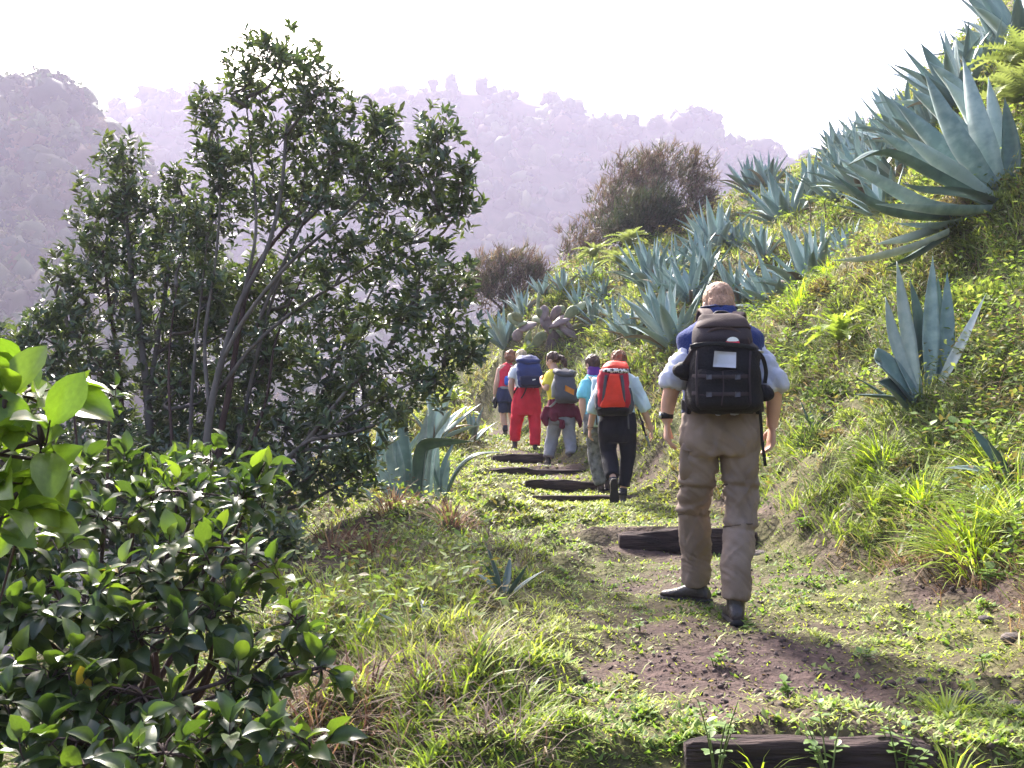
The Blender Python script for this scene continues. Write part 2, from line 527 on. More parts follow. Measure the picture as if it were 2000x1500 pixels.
def canopy(name, label, fn, x0, x1, y0, y1, n, rmin, rmax, pal, seed, qn=26):
    r = np.random.default_rng(seed)
    x = r.uniform(x0, x1, n * 2); y = r.uniform(y0, y1, n * 2)
    keep = np.abs(x) < .72 * y + 8
    x, y = x[keep][:n], y[keep][:n]
    z = fn(x, y)
    n = len(x)
    rad = r.uniform(rmin, rmax, n) * (1 + .4 * (r.random(n) > .88))
    # each crown = rough leafy lump, plus loose sprays of leaves standing out of it
    az = r.uniform(0, 6.283, n)
    X = np.stack([np.cos(az), np.sin(az), 0 * az], 1); Yv = np.stack([-np.sin(az), np.cos(az), 0 * az], 1); Z = np.tile((0, 0, 1.), (n, 1))
    P = np.stack([x, y, z + rad * .25], 1)
    kind = r.integers(0, len(pal), n)
    c = np.array(pal)[kind] * r.uniform(.6, 1.4, (n, 1))
    V, F, cc = stamp(ICO_V, ICO_F, P, X, Yv, Z, rad * r.uniform(.6, 1.0, n), rad * r.uniform(.6, 1.0, n), rad * r.uniform(.6, 1.1, n), c)
    ctr = np.repeat(P, len(ICO_V), axis=0)
    k = 1 + .38 * r.uniform(-1, 1, len(V))
    V = ctr + (V - ctr) * k[:, None]
    q = qn
    D = norm(r.normal(size=(n * q, 3)) + (0, -.2, .5))
    PP = np.repeat(P, q, axis=0) + D * (np.repeat(rad, q) * r.uniform(.45, 1.15, n * q))[:, None]
    tv = np.array([(-.5, 0, 0), (.5, 0, 0), (.15, 1, .2)]); tf = np.array([(0, 1, 2)])
    fx, fy, fz = frames(norm(D + .8 * r.normal(size=D.shape)))
    s = np.repeat(rad, q) * r.uniform(.16, .42, n * q)
    V2, F2, c2 = stamp(tv, tf, PP, fx, fy, fz, s, s, s, np.repeat(c, q, axis=0) * r.uniform(.7, 1.5, (n * q, 1)))
    V = np.concatenate([V, V2]); F = np.concatenate([F, F2 + len(cc)]); cc = np.concatenate([cc, c2])
    tag(obj(name, V, F, canopy_m, smooth=False, cols=cc), label, 'forest', kind='stuff')
pal = [(.045, .07, .025), (.06, .08, .03), (.085, .085, .035), (.035, .06, .028), (.10, .075, .04), (.07, .095, .03)]
canopy('far_forest', 'hazy forest covering the distant mountain ridge', far_h, -305, 305, 205, 427, 3500, 2.6, 4.6, pal, 3, 13)
canopy('hillside_forest', 'dense wood covering the nearer hill on the left', near_h, -195, -22, 95, 236, 2100, 1.75, 3.8, pal, 4, 36)
# ------------------------------------------------------------------ log steps
wood_m = solid_mat('weathered_log', (.013, .008, .009), rough=.95, col2=(.055, .036, .034), scale=4, bump=1.0, bscale=14, stretch=(.6, 6, 6))
def log_step(name, x0, x1, y, ztop, hgt, dep, label, seed, tilt=0.0, skew=0.0):
    n = 34; r = np.random.default_rng(seed)
    rings = []
    for i in range(n):
        t = i / (n - 1)
        x = x0 + (x1 - x0) * t
        e = min(1, t * 9, (1 - t) * 9)
        wob = noise(np.array([[x * 2.2, seed, 0]]), seed)[0]
        hh = hgt * (.86 + .14 * wob) * (.75 + .25 * e ** .5) / 2 + .01
        rings.append(((x, y + skew * (t - .5) + .015 * wob, ztop - hgt * .5 + tilt * (t - .5) + .01 * wob), (0, dep / 2 * (.7 + .3 * e), 0), (0, 0, hh), 5.0))
    V, F = ring_loft(rings, 30)
    nz = noise(V * (3, 40, 40), seed + 3) * .010 + noise(V * (6, 16, 16), seed) * .016
    # long drying cracks
    cr = np.clip(.12 - np.abs(noise(V * (1.2, 12, 12), seed + 9)), 0, 1) * .14
    c = np.stack([V[:, 0], np.full(len(V), y), np.full(len(V), ztop - hgt * .5)], 1)
    V = V + norm(V - c) * (nz - cr)[:, None]
    ctr = np.array(((x0 + x1) / 2, y, ztop - hgt))
    o = obj(name, V - ctr, F, wood_m); o.location = ctr
    return tag(o, label, 'log step', 'timber steps across the trail')
log_step('log_step', .52, 1.27, 3.0, .754, .15, .08, 'dark cracked timber sleeper with weeds growing before its face', 1, -.01)
log_step('log_step', .82, 1.90, 7.58, 1.075, .19, .12, 'thick dark log laid across the trail behind the man in the navy vest', 2, -.01, .1)
log_step('log_step', .22, 1.70, 10.97, 1.215, .06, .12, 'half buried thin timber edge at the raised foot of the black trousered walker', 3, .01)
log_step('log_step', .16, 1.05, 11.96, 1.36, .11, .12, 'log step below the step under the maroon jacket walker', 4, -.01)
log_step('log_step', -.28, .98, 12.96, 1.50, .12, .12, 'log step right under the boots of the maroon jacket walker', 5, -.01)
log_step('log_step', -.28, .46, 14.16, 1.69, .12, .12, 'uppermost log step below the walker in red trousers', 6, .0)

# ------------------------------------------------------------------ stones
stone_m = solid_mat('stone', (.055, .045, .045), rough=.95, scale=9, bump=.9, bscale=40, col2=(.13, .11, .10))
def stone(px, Y, s, label, seed):
    p = on(px, Y); r = np.random.default_rng(seed)
    V = ICO_V * (s * r.uniform(.8, 1.3), s * r.uniform(.7, 1.1), s * r.uniform(.5, .75))
    V = V * (1 + .28 * noise(ICO_V * 1.8 + seed, seed))[:, None]
    o = obj('stone', V, ICO_F, stone_m, smooth=False); o.location = p + (0, 0, s * .25)
    o.rotation_euler = (0, 0, r.uniform(0, 6))
    return tag(o, label, 'stone', 'stones on the trail')
for k, (px, Y, s, lab) in enumerate(((1120, 9.3, .05, 'pale round stone on the grass below the thin timber edge'), (1480, 7.3, .10, 'dark stone at the right end of the thick log'),
        (1975, 4.3, .08, 'pale stone in the earth at the foot of the bank'), (1925, 4.6, .05, 'small dark stone at the foot of the bank'),
        (1890, 3.6, .09, 'flat dark stone on bare earth right of the path'), (1800, 3.9, .04, 'small stone on bare earth between path and bank'),
        (1985, 3.75, .06, 'rough stone beside the flat dark stone'))):
    stone(px, Y, s * .62, lab, 20 + k)

# ------------------------------------------------------------------ grass and herbs (uncountable)
blade_v = np.array([(-.5, 0, 0), (.5, 0, 0), (.42, .55, .10), (-.42, .55, .10), (0, 1, .42)])
blade_f = np.array([(0, 1, 2), (0, 2, 3), (3, 2, 4)])
leaf5_v = np.array([(0, 0, 0), (-.5, .45, .05), (0, .5, -.06), (.5, .45, .05), (0, 1, -.04)])
leaf5_f = np.array([(0, 2, 1), (0, 3, 2), (1, 2, 4), (2, 3, 4)])
grass_m = leaf_mat('grass_blades', attr=True, trans=.42, rough=.55, tcol=(1.15, 1.2, .5), spec=.3)
herb_m = leaf_mat('herb_leaves', attr=True, trans=.42, rough=.6, tcol=(1.25, 1.35, .5), spec=.25)

def scatter(n, y0, y1, seed, xr=None, power=1.0):
    """points spread over the ground, thinner with distance"""
    r = np.random.default_rng(seed)
    Y = np.exp(r.uniform(math.log(y0), math.log(y1), n)) if power == 1 else (r.uniform(y0 ** (1 - power), y1 ** (1 - power), n)) ** (1 / (1 - power))
    u = r.uniform(-.50, .72, n) if xr is None else r.uniform(xr[0], xr[1], n)
    x = u * Y
    return r, x, Y

def bank_d(x, y):
    """how far right of the path edge"""
    return x - np.interp(y, [0, 3, 5, 6.6, 8.6, 12, 15.5, 18.4, 22], [1.6, 1.9, 2.5, 2.2, 2.1, 1.65, 1.2, .5, 0])
def left_d(x, y):
    return np.interp(y, [0, 3, 5, 7.6, 10, 13, 16, 19], [.0, .35, .35, .4, .1, -.35, -.7, -.9]) - x

def grass(name, label, n, y0, y1, seed, keepfn, hfn, wfn, pal, lean=(.2, .9), clump=.0, mat=None, tv=blade_v, tf=blade_f, xr=None):
    r, x, y = scatter(n, y0, y1, seed, xr)
    k = r.random(n) < keepfn(x, y)
    x, y = x[k], y[k]; n = len(x)
    if clump:
        # tufts: several blades share a root
        c = np.repeat(np.arange((n + 11) // 12), 12)[:n]
        x = x[::12][c % len(x[::12])] + r.normal(0, clump, n) * (.4 + y / 12); y = y[::12][c % len(y[::12])] + r.normal(0, clump, n) * (.4 + y / 12)
    z = height(x, y)
    P = np.stack([x, y, z - .008], 1)
    az = r.uniform(0, 6.283, n)
    ln = r.uniform(lean[0], lean[1], n)
    D = norm(np.stack([np.cos(az) * ln, np.sin(az) * ln, np.ones(n)], 1))
    # on the bank blades hang out over the slope
    bd = np.clip(bank_d(x, y), 0, 1.2)
    D = norm(D + np.stack([-.45 * bd, -.3 * bd, 0 * bd], 1))
    up = np.stack([np.cos(az), np.sin(az), -.3 * np.ones(n)], 1)
    X, Yv, Z = frames(D, up)
    h = hfn(x, y, r); wd = wfn(x, y, r)
    pal = np.array(pal)
    t = smooth01(.5 + 1.1 * fbm(np.stack([x, y], 1) * .9, 3, seed)) * (len(pal) - 1) + r.normal(0, .55, n)
    t = np.clip(t, 0, len(pal) - 1.001); i = t.astype(int); fr = (t - i)[:, None]
    c = (pal[i] * (1 - fr) + pal[np.minimum(i + 1, len(pal) - 1)] * fr) * r.uniform(.65, 1.35, (n, 1))
    V, F, cc = stamp(tv, tf, P, X, Yv, Z, wd, h, h, c)
    # darker-yellow roots, fresh tips are a property of the plant
    tag(obj(name, V, F, mat or grass_m, cols=cc), label, 'grass', kind='stuff')
    return n

green = [(.14, .21, .035), (.21, .29, .05), (.30, .37, .075), (.37, .41, .11)]
dryp = [(.13, .075, .05), (.22, .15, .085), (.33, .25, .14), (.26, .25, .10)]
dry_m = leaf_mat('dry_blades', attr=True, trans=.3, rough=.7, tcol=(1.05, 1.0, .85), spec=.2)
dt = lambda x, y: smooth01((dirt(x, y) - .2) / .45)
pm = lambda x, y: path_mask(x, y)
# short turf on the trail
grass('path_grass', 'short trodden grass growing on the trail', 108000, 2.6, 24, 101,
      lambda x, y: np.clip(.10 + .9 * (1 - dt(x, y)), 0, 1) * (bank_d(x, y) < .15) * (left_d(x, y) < .9),
      lambda x, y, r: r.uniform(.018, .05, len(x)) * (1 + .012 * y) + .05 * (r.random(len(x)) > .985), lambda x, y, r: r.uniform(.003, .006, len(x)) * (1 + .16 * y), green, lean=(.5, 1.8))
grass('path_moss', 'tiny tufts of turf and moss on the near path', 75000, 2.8, 9.5, 113,
      lambda x, y: np.clip(.06 + .94 * (1 - dt(x, y)), 0, 1) * (bank_d(x, y) < .1) * (left_d(x, y) < .5), lambda x, y, r: r.uniform(.012, .034, len(x)), lambda x, y, r: r.uniform(.003, .006, len(x)) * (1 + .08 * y), green, lean=(.4, 2.2), xr=(-.06, .54))
# long grass of the bank
grass('bank_grass', 'long yellow green grass hanging over the bank', 230000, 3.2, 36, 102,
      lambda x, y: (bank_d(x, y) > .05) * np.clip(1.0 - .7 * dt(x, y), 0, 1) * np.clip(.45 + 1.2 * fbm(np.stack([x, y], 1) * .7, 3, 4), .1, 1),
      lambda x, y, r: r.uniform(.10, .30, len(x)) * (.8 + .02 * y), lambda x, y, r: r.uniform(.004, .007, len(x)) * (1 + .14 * y), [(.10, .135, .035), (.17, .22, .05), (.25, .30, .07), (.31, .31, .12)], lean=(.3, 1.1), clump=.05)
grass('bank_dry_grass', 'dead brown grass tangled between the green on the bank', 190000, 3.4, 34, 103,
      lambda x, y: (bank_d(x, y) > -.05) * np.clip(.35 + 1.0 * fbm(np.stack([x, y], 1) * .6, 3, 14), .05, 1),
      lambda x, y, r: r.uniform(.08, .26, len(x)), lambda x, y, r: r.uniform(.003, .005, len(x)) * (1 + .14 * y), dryp, lean=(.5, 1.8), clump=.04, mat=dry_m)
# left verge
grass('verge_grass', 'tufted grass on the verge left of the trail', 200000, 2.7, 18, 104,
      lambda x, y: (left_d(x, y) > .12) * (1 - .85 * undergrowth_zone(x, y)) * (x > -1.75 - .05 * y) * np.clip(.55 + .9 * fbm(np.stack([x, y], 1) * .9, 3, 6), .12, 1),
      lambda x, y, r: r.uniform(.05, .17, len(x)) * np.clip(.35 + .75 * left_d(x, y), .35, 1), lambda x, y, r: r.uniform(.004, .007, len(x)) * (1 + .12 * y), green, lean=(.2, 1.1), clump=.04)
grass('verge_dry_grass', 'dead brown grass stems on the left verge and under the laurel', 60000, 2.7, 14, 105,
      lambda x, y: (left_d(x, y) > .25) * np.clip(.3 + 1.0 * fbm(np.stack([x, y], 1) * .8, 3, 16) + .5 * (x < -.9) + .8 * undergrowth_zone(x, y), .05, 1),
      lambda x, y, r: r.uniform(.08, .28, len(x)), lambda x, y, r: r.uniform(.003, .005, len(x)) * (1 + .12 * y), [(.085, .055, .05), (.14, .10, .08), (.21, .165, .12), (.17, .16, .08)], lean=(.4, 1.8), clump=.05, mat=dry_m)
grass('shoulder_grass', 'rough grass on the shoulder of the hill above the lead walker', 36000, 14, 30, 114,
      lambda x, y: (bank_d(x, y) < .3) * (x < np.interp(y, [14, 20, 30], [-.7, -.6, 1.0])) * np.clip(.9 - .5 * dt(x, y), .2, 1), lambda x, y, r: r.uniform(.10, .28, len(x)), lambda x, y, r: r.uniform(.012, .022, len(x)),
      [(.12, .09, .055), (.14, .17, .045), (.22, .26, .065), (.28, .29, .12), (.17, .13, .085)], lean=(.3, 1.4), clump=.02, xr=(-.2, .03))
# farther slope: coarser plants so that the bank above the walkers is covered
grass('slope_grass', 'grass covering the upper slope behind the walkers', 110000, 9.5, 38, 111,
      lambda x, y: (bank_d(x, y) > -.1) * np.clip(.75 + .6 * fbm(np.stack([x, y], 1) * .5, 3, 44), .2, 1) * (1 - .8 * (dirt(x, y) > .8)),
      lambda x, y, r: r.uniform(.08, .26, len(x)), lambda x, y, r: r.uniform(.006, .011, len(x)) * (1 + .08 * y), [(.12, .09, .055), (.13, .16, .045), (.20, .24, .065), (.28, .29, .12), (.17, .13, .085)], lean=(.3, 1.4), clump=.02)
grass('trail_far_grass', 'low turf on the upper trail around the walkers', 42000, 8.5, 23, 112,
      lambda x, y: np.clip(.25 + .75 * (1 - dt(x, y)), 0, 1) * (np.abs(x - np.interp(y, PATH_Y, PATH_X)) < 2.6), lambda x, y, r: r.uniform(.03, .085, len(x)), lambda x, y, r: r.uniform(.008, .016, len(x)) * (1 + .05 * y),
      [(.16, .14, .06), (.20, .25, .055), (.29, .34, .08), (.36, .38, .12)], lean=(.5, 1.8), xr=(-.22, .2))
# small broad-leaved weeds
herbp = [(.07, .12, .03), (.12, .19, .05), (.17, .25, .07), (.24, .30, .10)]
grass('low_weeds', 'small broad leaved weeds carpeting the trail and banks', 98000, 2.6, 26, 106,
      lambda x, y: np.clip(.14 + .86 * (1 - dt(x, y)), 0, 1) * np.clip(.5 + 1.1 * fbm(np.stack([x, y], 1) * 1.6, 3, 8), .05, 1) * (left_d(x, y) < 1.9),
      lambda x, y, r: r.uniform(.016, .042, len(x)) * (1 + .05 * y), lambda x, y, r: r.uniform(.010, .022, len(x)) * (1 + .06 * y), herbp, lean=(.7, 3.2), clump=.03, mat=herb_m, tv=leaf5_v, tf=leaf5_f)
def bank_herbs(seed, n):
    """leafy stems rising through the grass: small leaves at many heights"""
    r, x, y = scatter(n // 14, 4.0, 34, seed)
    k = ((bank_d(x, y) > .1) & (r.random(len(x)) < np.clip(.5 + 1.2 * fbm(np.stack([x, y], 1) * .5, 3, 24), .1, 1))) | ((left_d(x, y) > .4) & (r.random(len(x)) < .16) & (y < 16))
    x, y = x[k], y[k]
    g = 14; m_ = len(x)
    hgt = r.uniform(.10, .34, m_) * (1 + .01 * y)
    X0 = np.repeat(x, g) + r.normal(0, .05, m_ * g) * (1 + .05 * np.repeat(y, g)); Y0 = np.repeat(y, g) + r.normal(0, .05, m_ * g)
    zz = np.repeat(height(x, y), g) + np.repeat(hgt, g) * r.random(m_ * g)
    P = np.stack([X0, Y0, zz], 1)
    D = norm(np.stack([r.normal(size=m_ * g), r.normal(size=m_ * g), r.normal(.2, .4, m_ * g)], 1))
    Xv, Yv, Z = frames(D, np.tile((0, 0, 1.), (m_ * g, 1)) + .3 * r.normal(size=(m_ * g, 3)))
    s = r.uniform(.02, .05, m_ * g) * (1 + .06 * np.repeat(y, g))
    pal = np.array([(.08, .12, .04), (.13, .19, .05), (.20, .27, .08), (.26, .29, .13), (.15, .12, .07)])
    c = np.repeat(pal[r.integers(0, 5, m_)], g, axis=0) * r.uniform(.7, 1.4, (m_ * g, 1))
    V, F, cc = stamp(leaf5_v, leaf5_f, P, Xv, Yv, Z, s * .55, s, s, c)
    tag(obj('bank_herbs', V, F, herb_m, cols=cc), 'mixed leafy herbs rising through the grass of the slope', 'herbs', kind='stuff')
bank_herbs(107, 205000)
# dead leaves and crumbs of earth on the bare patch
r = np.random.default_rng(9)
n = 2600
y = np.exp(r.uniform(math.log(2.9), math.log(9), n)); x = r.uniform(-.2, .55, n) * y
P = np.stack([x, y, height(x, y) + .004], 1)
X, Yv, Z = frames(norm(np.stack([r.normal(size=n), r.normal(size=n), r.normal(0, .15, n)], 1)), np.tile((0, 0, 1.), (n, 1)) + .4 * r.normal(size=(n, 3)))
s = r.uniform(.008, .028, n)
c = np.array([(.10, .06, .045), (.20, .14, .10), (.33, .26, .19), (.06, .04, .035)])[r.integers(0, 4, n)]
V, F, cc = stamp(leaf5_v, leaf5_f, P, X, Yv, Z, s * .6, s, s, c)
tag(obj('leaf_litter', V, F, herb_m, cols=cc), 'dead leaves and twigs strewn over the bare earth', 'leaf litter', kind='stuff')

# crumbs and clods of earth
n = 7000
y = np.exp(r.uniform(math.log(2.9), math.log(9), n)); x = r.uniform(.0, .55, n) * y
k = r.random(n) < np.clip((dirt(x, y) - .2) * 2.2, 0, 1); x, y = x[k], y[k]; n = len(x)
P = np.stack([x, y, height(x, y)], 1)
ov = np.array([(1, 0, 0), (-1, 0, 0), (0, 1, 0), (0, -1, 0), (.1, .1, .8), (0, 0, -.8)], float); of = np.array([(0, 2, 4), (2, 1, 4), (1, 3, 4), (3, 0, 4), (2, 0, 5), (1, 2, 5), (3, 1, 5), (0, 3, 5)])
X, Yv, Z = frames(r.normal(size=(n, 3)))
s = .003 + .014 * r.random(n) ** 4 + .004 * r.random(n)
V, F, cc = stamp(ov, of, P, X, Yv, Z, s * r.uniform(.7, 1.4, n), s, s * r.uniform(.6, 1.1, n), np.array((.062, .042, .038)) * r.uniform(.5, 1.7, (n, 1)))
clod_m = new_mat('earth_crumb'); cm = clod_m[0]; ca = clod_m[1].new('ShaderNodeAttribute'); ca.attribute_name = 'col'; clod_m[2].new(ca.outputs['Color'], clod_m[3].inputs['Base Color']); clod_m[3].inputs['Roughness'].default_value = .95
tag(obj('earth_crumbs', V, F, cm, smooth=False, cols=cc), 'crumbs and clods of dark earth on the worn path', 'earth', kind='stuff')

# ------------------------------------------------------------------ single grass tufts and weeds one can point at
tuft_m = leaf_mat('tuft_blades', attr=True, trans=.5, rough=.45, tcol=(1.35, 1.4, .4), spec=.4)
def tuft(px, Y, h, nb, label, seed, pal=green, hang=(0, 0), spread=.09):
    r = np.random.default_rng(seed); p = on(px, Y)
    a = r.uniform(0, 6.283, nb); q = r.random(nb) ** .6
    P = np.stack([np.cos(a) * q * spread, np.sin(a) * q * spread, np.zeros(nb)], 1)
    P[:, 2] = height(P[:, 0] + p[0], P[:, 1] + p[1]) - p[2] - .01
    D = norm(np.stack([np.cos(a) * q * 1.0 + hang[0], np.sin(a) * q * 1.0 + hang[1], np.full(nb, 1.0)], 1) + .25 * r.normal(size=(nb, 3)))
    tv = np.array([(-.5, 0, 0), (.5, 0, 0), (.5, .35, .03), (-.5, .35, .03), (.36, .7, .18), (-.36, .7, .18), (0, 1, .5)])
    tf = np.array([(0, 1, 2), (0, 2, 3), (3, 2, 4), (3, 4, 5), (5, 4, 6)])
    X, Yv, Z = frames(D, np.stack([np.cos(a), np.sin(a), -.4 * np.ones(nb)], 1))
    hh = h * r.uniform(.55, 1.15, nb)
    c = np.array(pal)[r.integers(0, len(pal), nb)] * r.uniform(.7, 1.3, (nb, 1))
    V, F, cc = stamp(tv, tf, P, X, Yv, Z, r.uniform(.005, .008, nb) * (1 + .05 * Y), hh, hh, c)
    o = obj('grass_tuft', V, F, tuft_m, cols=cc); o.location = p
    return tag(o, label, 'grass tuft', 'grass tufts beside the trail')
bright = [(.22, .32, .03), (.30, .40, .05), (.36, .42, .08), (.18, .26, .03)]
T = [(1900, 5.6, .34, 260, 'big bright green grass tuft hanging from the foot of the bank', (-.5, -.5), .2), (1985, 5.7, .36, 200, 'long grass tuft beside the big bright tuft on the bank', (-.4, -.4), .18),
     (1800, 6.6, .3, 160, 'arching grass tuft on the bank above the bare earth', (-.4, -.4), .14), (1720, 7.4, .3, 160, 'yellow grass tuft low on the bank behind the man', (-.4, -.3), .15),
     (1580, 9.0, .28, 150, 'grass tuft on the bank beside the man\'s right hand', (-.3, -.3), .16), (1940, 6.4, .32, 170, 'grass tuft under the dark small agave on the bank', (-.4, -.3), .16),
     (1560, 12.6, .36, 160, 'sunlit yellow tuft on the slope beside the man\'s right shoulder', (-.3, -.2), .25), (1620, 12.8, .3, 140, 'sunlit tuft above the yellow green sow thistle', (-.3, -.2), .25),
     (780, 5.3, .2, 70, 'grass tuft beside the small agave seedling on the verge', (0, -.1), .1), (700, 4.4, .24, 80, 'loose grass tuft on the left verge above the dead grass', (.1, -.1), .12),
     (640, 5.4, .25, 70, 'thin grass tuft at the tip of the evergreen shrub branch', (0, 0), .1), (1000, 3.35, .17, 70, 'grass tuft growing near the left end of the front sleeper', (0, -.1), .08),
     (900, 3.5, .2, 90, 'grass tuft on the verge below the fallen agave leaf', (0, -.2), .12), (1480, 2.95, .14, 26, 'thin grass tuft standing before the front sleeper', (0, 0), .05),
     (1860, 2.98, .16, 60, 'grass tuft over the right end of the front sleeper', (0, 0), .09), (1700, 6.9, .2, 80, 'small tuft at the foot of the bank', (-.2, -.2), .1),
     (1850, 3.5, .12, 60, 'broad low tuft on bare earth right of the path', (0, 0), .08), (830, 7.3, .2, 90, 'sunlit tuft on the verge left of the thick log', (.1, 0), .15)]
for k, (px, Y, h, nb, lab, hg, sp) in enumerate(T):
    tuft(px, Y, h, nb, lab, 300 + k, bright if k < 8 else green, hg, sp)
# brown dead clumps on the left verge
deadp = [(.10, .055, .045), (.17, .10, .07), (.27, .18, .12)]
for k, (px, Y, h, lab) in enumerate(((650, 7.0, .3, 'purplish dead clump at the edge of the undergrowth shrub'), (730, 6.6, .26, 'low purplish dead clump on the shaded verge'), (880, 8.2, .22, 'brown dead grass clump on the verge below the bent agave'), (840, 9.4, .2, 'brown dead clump right of the bent agave'), (690, 7.6, .34, 'dark brown dead clump in the laurel\'s shade'),
        (770, 8.6, .3, 'brown dead stalks under the bent agave'), (720, 3.6, .2, 'reddish dead grass clump on the verge at the shrub\'s edge'), (620, 3.5, .24, 'reddish dead grass clump under the evergreen shrub'))):
    tf_ = tuft(px, Y, h, 150, lab, 340 + k, deadp, (0, 0), .22); tf_['category'] = 'dead grass'; tf_.name = 'dry_tuft'; tf_.data.materials[0] = dry_m

weed_leaf_m = leaf_mat('weed_leaf', (.10, .17, .045), (.18, .26, .07), trans=.4, rough=.4)
oval_v = np.array([(0, 0, 0), (-.3, .2, .03), (.3, .2, .03), (-.5, .5, .05), (0, .5, -.02), (.5, .5, .05), (-.33, .8, .0), (.33, .8, .0), (0, 1, -.08), (0, .2, -.01), (0, .8, -.05)])
oval_f = [(0, 9, 1), (0, 2, 9), (1, 9, 4, 3), (9, 2, 5, 4), (3, 4, 10, 6), (4, 5, 7, 10), (6, 10, 8), (10, 7, 8)]
weed_leaf = make_mesh('weed_leaf', oval_v, oval_f); weed_leaf.materials.append(weed_leaf_m)
stem_m = solid_mat('weed_stem', (.10, .13, .04), rough=.7, bump=0)
def weed(px, Y, h, n, s, label, seed, group='leafy weeds by the steps'):
    r = np.random.default_rng(seed); p = on(px, Y)
    e = empty('weed', p, label, 'weed', group)
    parts = []
    ns = max(2, n // 6)
    tips = [np.array((r.normal(0, h * .35), r.normal(0, h * .25), h * r.uniform(.7, 1.1))) for _ in range(ns)]
    for t in tips:
        parts.append(limb([(0, 0, -.02), t * .5 + (0, 0, h * .08), t], [.003, .0025, .0015], n=5, sub=3))
    V, F = merge(parts); obj('stem', V, F, stem_m, e)
    for i in range(n):
        t = tips[i % ns]; k = r.uniform(.35, 1)
        q = t * k + (0, 0, h * .08 * (1 - k))
        D = norm(np.array([(r.normal(), r.normal(), r.uniform(-.1, .5))]))
        X, Yv, Z = frames(D, np.array([[0, 0, 1.]]))
        o = link('leaf', weed_leaf, parent=e); ss = s * r.uniform(.6, 1.2)
        o.matrix_basis = frame_matrix(q, X[0], Yv[0], Z[0], ss * .75, ss, ss)
for k, a in enumerate(((1400, 2.93, .25, 30, .035, 'leafy pale green weed standing before the left half of the front sleeper'), (1620, 2.93, .22, 30, .035, 'leafy weed standing before the right half of the front sleeper'),
        (1760, 2.98, .2, 40, .035, 'bushy weed at the right end of the front sleeper'), (1930, 5.15, .14, 14, .07, 'round leaved bright weed at the bank foot under the grass tuft'),
        (1560, 7.2, .10, 14, .07, 'broad leaved pale weed at the foot of the bank right of the man'), (1460, 4.75, .06, 16, .045, 'low weed growing right behind the man\'s right boot'),
        (1395, 4.1, .04, 14, .045, 'flat pale weed rosette on the bare earth of the path'), (1690, 4.2, .05, 14, .04, 'weed rosette right of the bare earth patch'),
        (1250, 4.5, .06, 16, .035, 'weed patch left of the bare earth on the path'), (1920, 4.0, .08, 16, .045, 'weed among the stones right of the path'),
        (1875, 6.6, .34, 34, .07, 'tall leafy yellow green herb right of the pale agave'), (1540, 3.4, .06, 16, .04, 'weed on the terrace just above the front sleeper'))):
    weed(*a, seed=400 + k)

# ------------------------------------------------------------------ agaves
def agave_leaf(path, width, normal, nL=16, nW=6, chan=.32, th=.10):
    """thick channelled leaf along path; normal = the hollow (inner) face"""
    Q = catmull(path, max(2, nL // max(1, len(path) - 1)))
    m_ = len(Q); T = norm(np.gradient(Q, axis=0))
    nh = np.asarray(normal, float)
    V, F = [], []
    for i in range(m_):
        t = i / (m_ - 1)
        n_ = nh - T[i] * (nh @ T[i])
        if np.linalg.norm(n_) < 1e-3: n_ = np.array((0, 0, 1.))
        n_ = n_ / np.linalg.norm(n_); nh = .5 * nh + .5 * n_
        s_ = np.cross(T[i], n_)
        w_ = width * (.62 + .38 * min(1, t / .4) ** 1.2 if t < .4 else max(0, 1 - ((t - .4) / .6) ** 1.9)) + .002
        if t > .9: w_ = max(w_ * .8, .0035)
        if t > .985: w_ = .002
        for side in (1, -1):
            for k in range(nW + 1):
                s = -1 + 2 * k / nW
                zz = chan * w_ * (abs(s) ** 1.7) * (1 - .5 * t)
                if side < 0:
                    zz -= (th * width * (1.15 - t) + .004) * (1 - s * s) + .0015
                V.append(Q[i] + s_ * (s * w_ * .5) + n_ * zz)
    st = 2 * (nW + 1)
    for i in range(m_ - 1):
        for k in range(nW):
            a = i * st + k
            F.append((a, a + 1, a + st + 1, a + st))
            b_ = a + nW + 1
            F.append((b_ + 1, b_, b_ + st, b_ + st + 1))
        F.append((i * st, i * st + st, i * st + st + nW + 1, i * st + nW + 1))
        F.append((i * st + nW, i * st + st - 1, i * st + 2 * st - 1, i * st + st + nW))
    return np.array(V), F

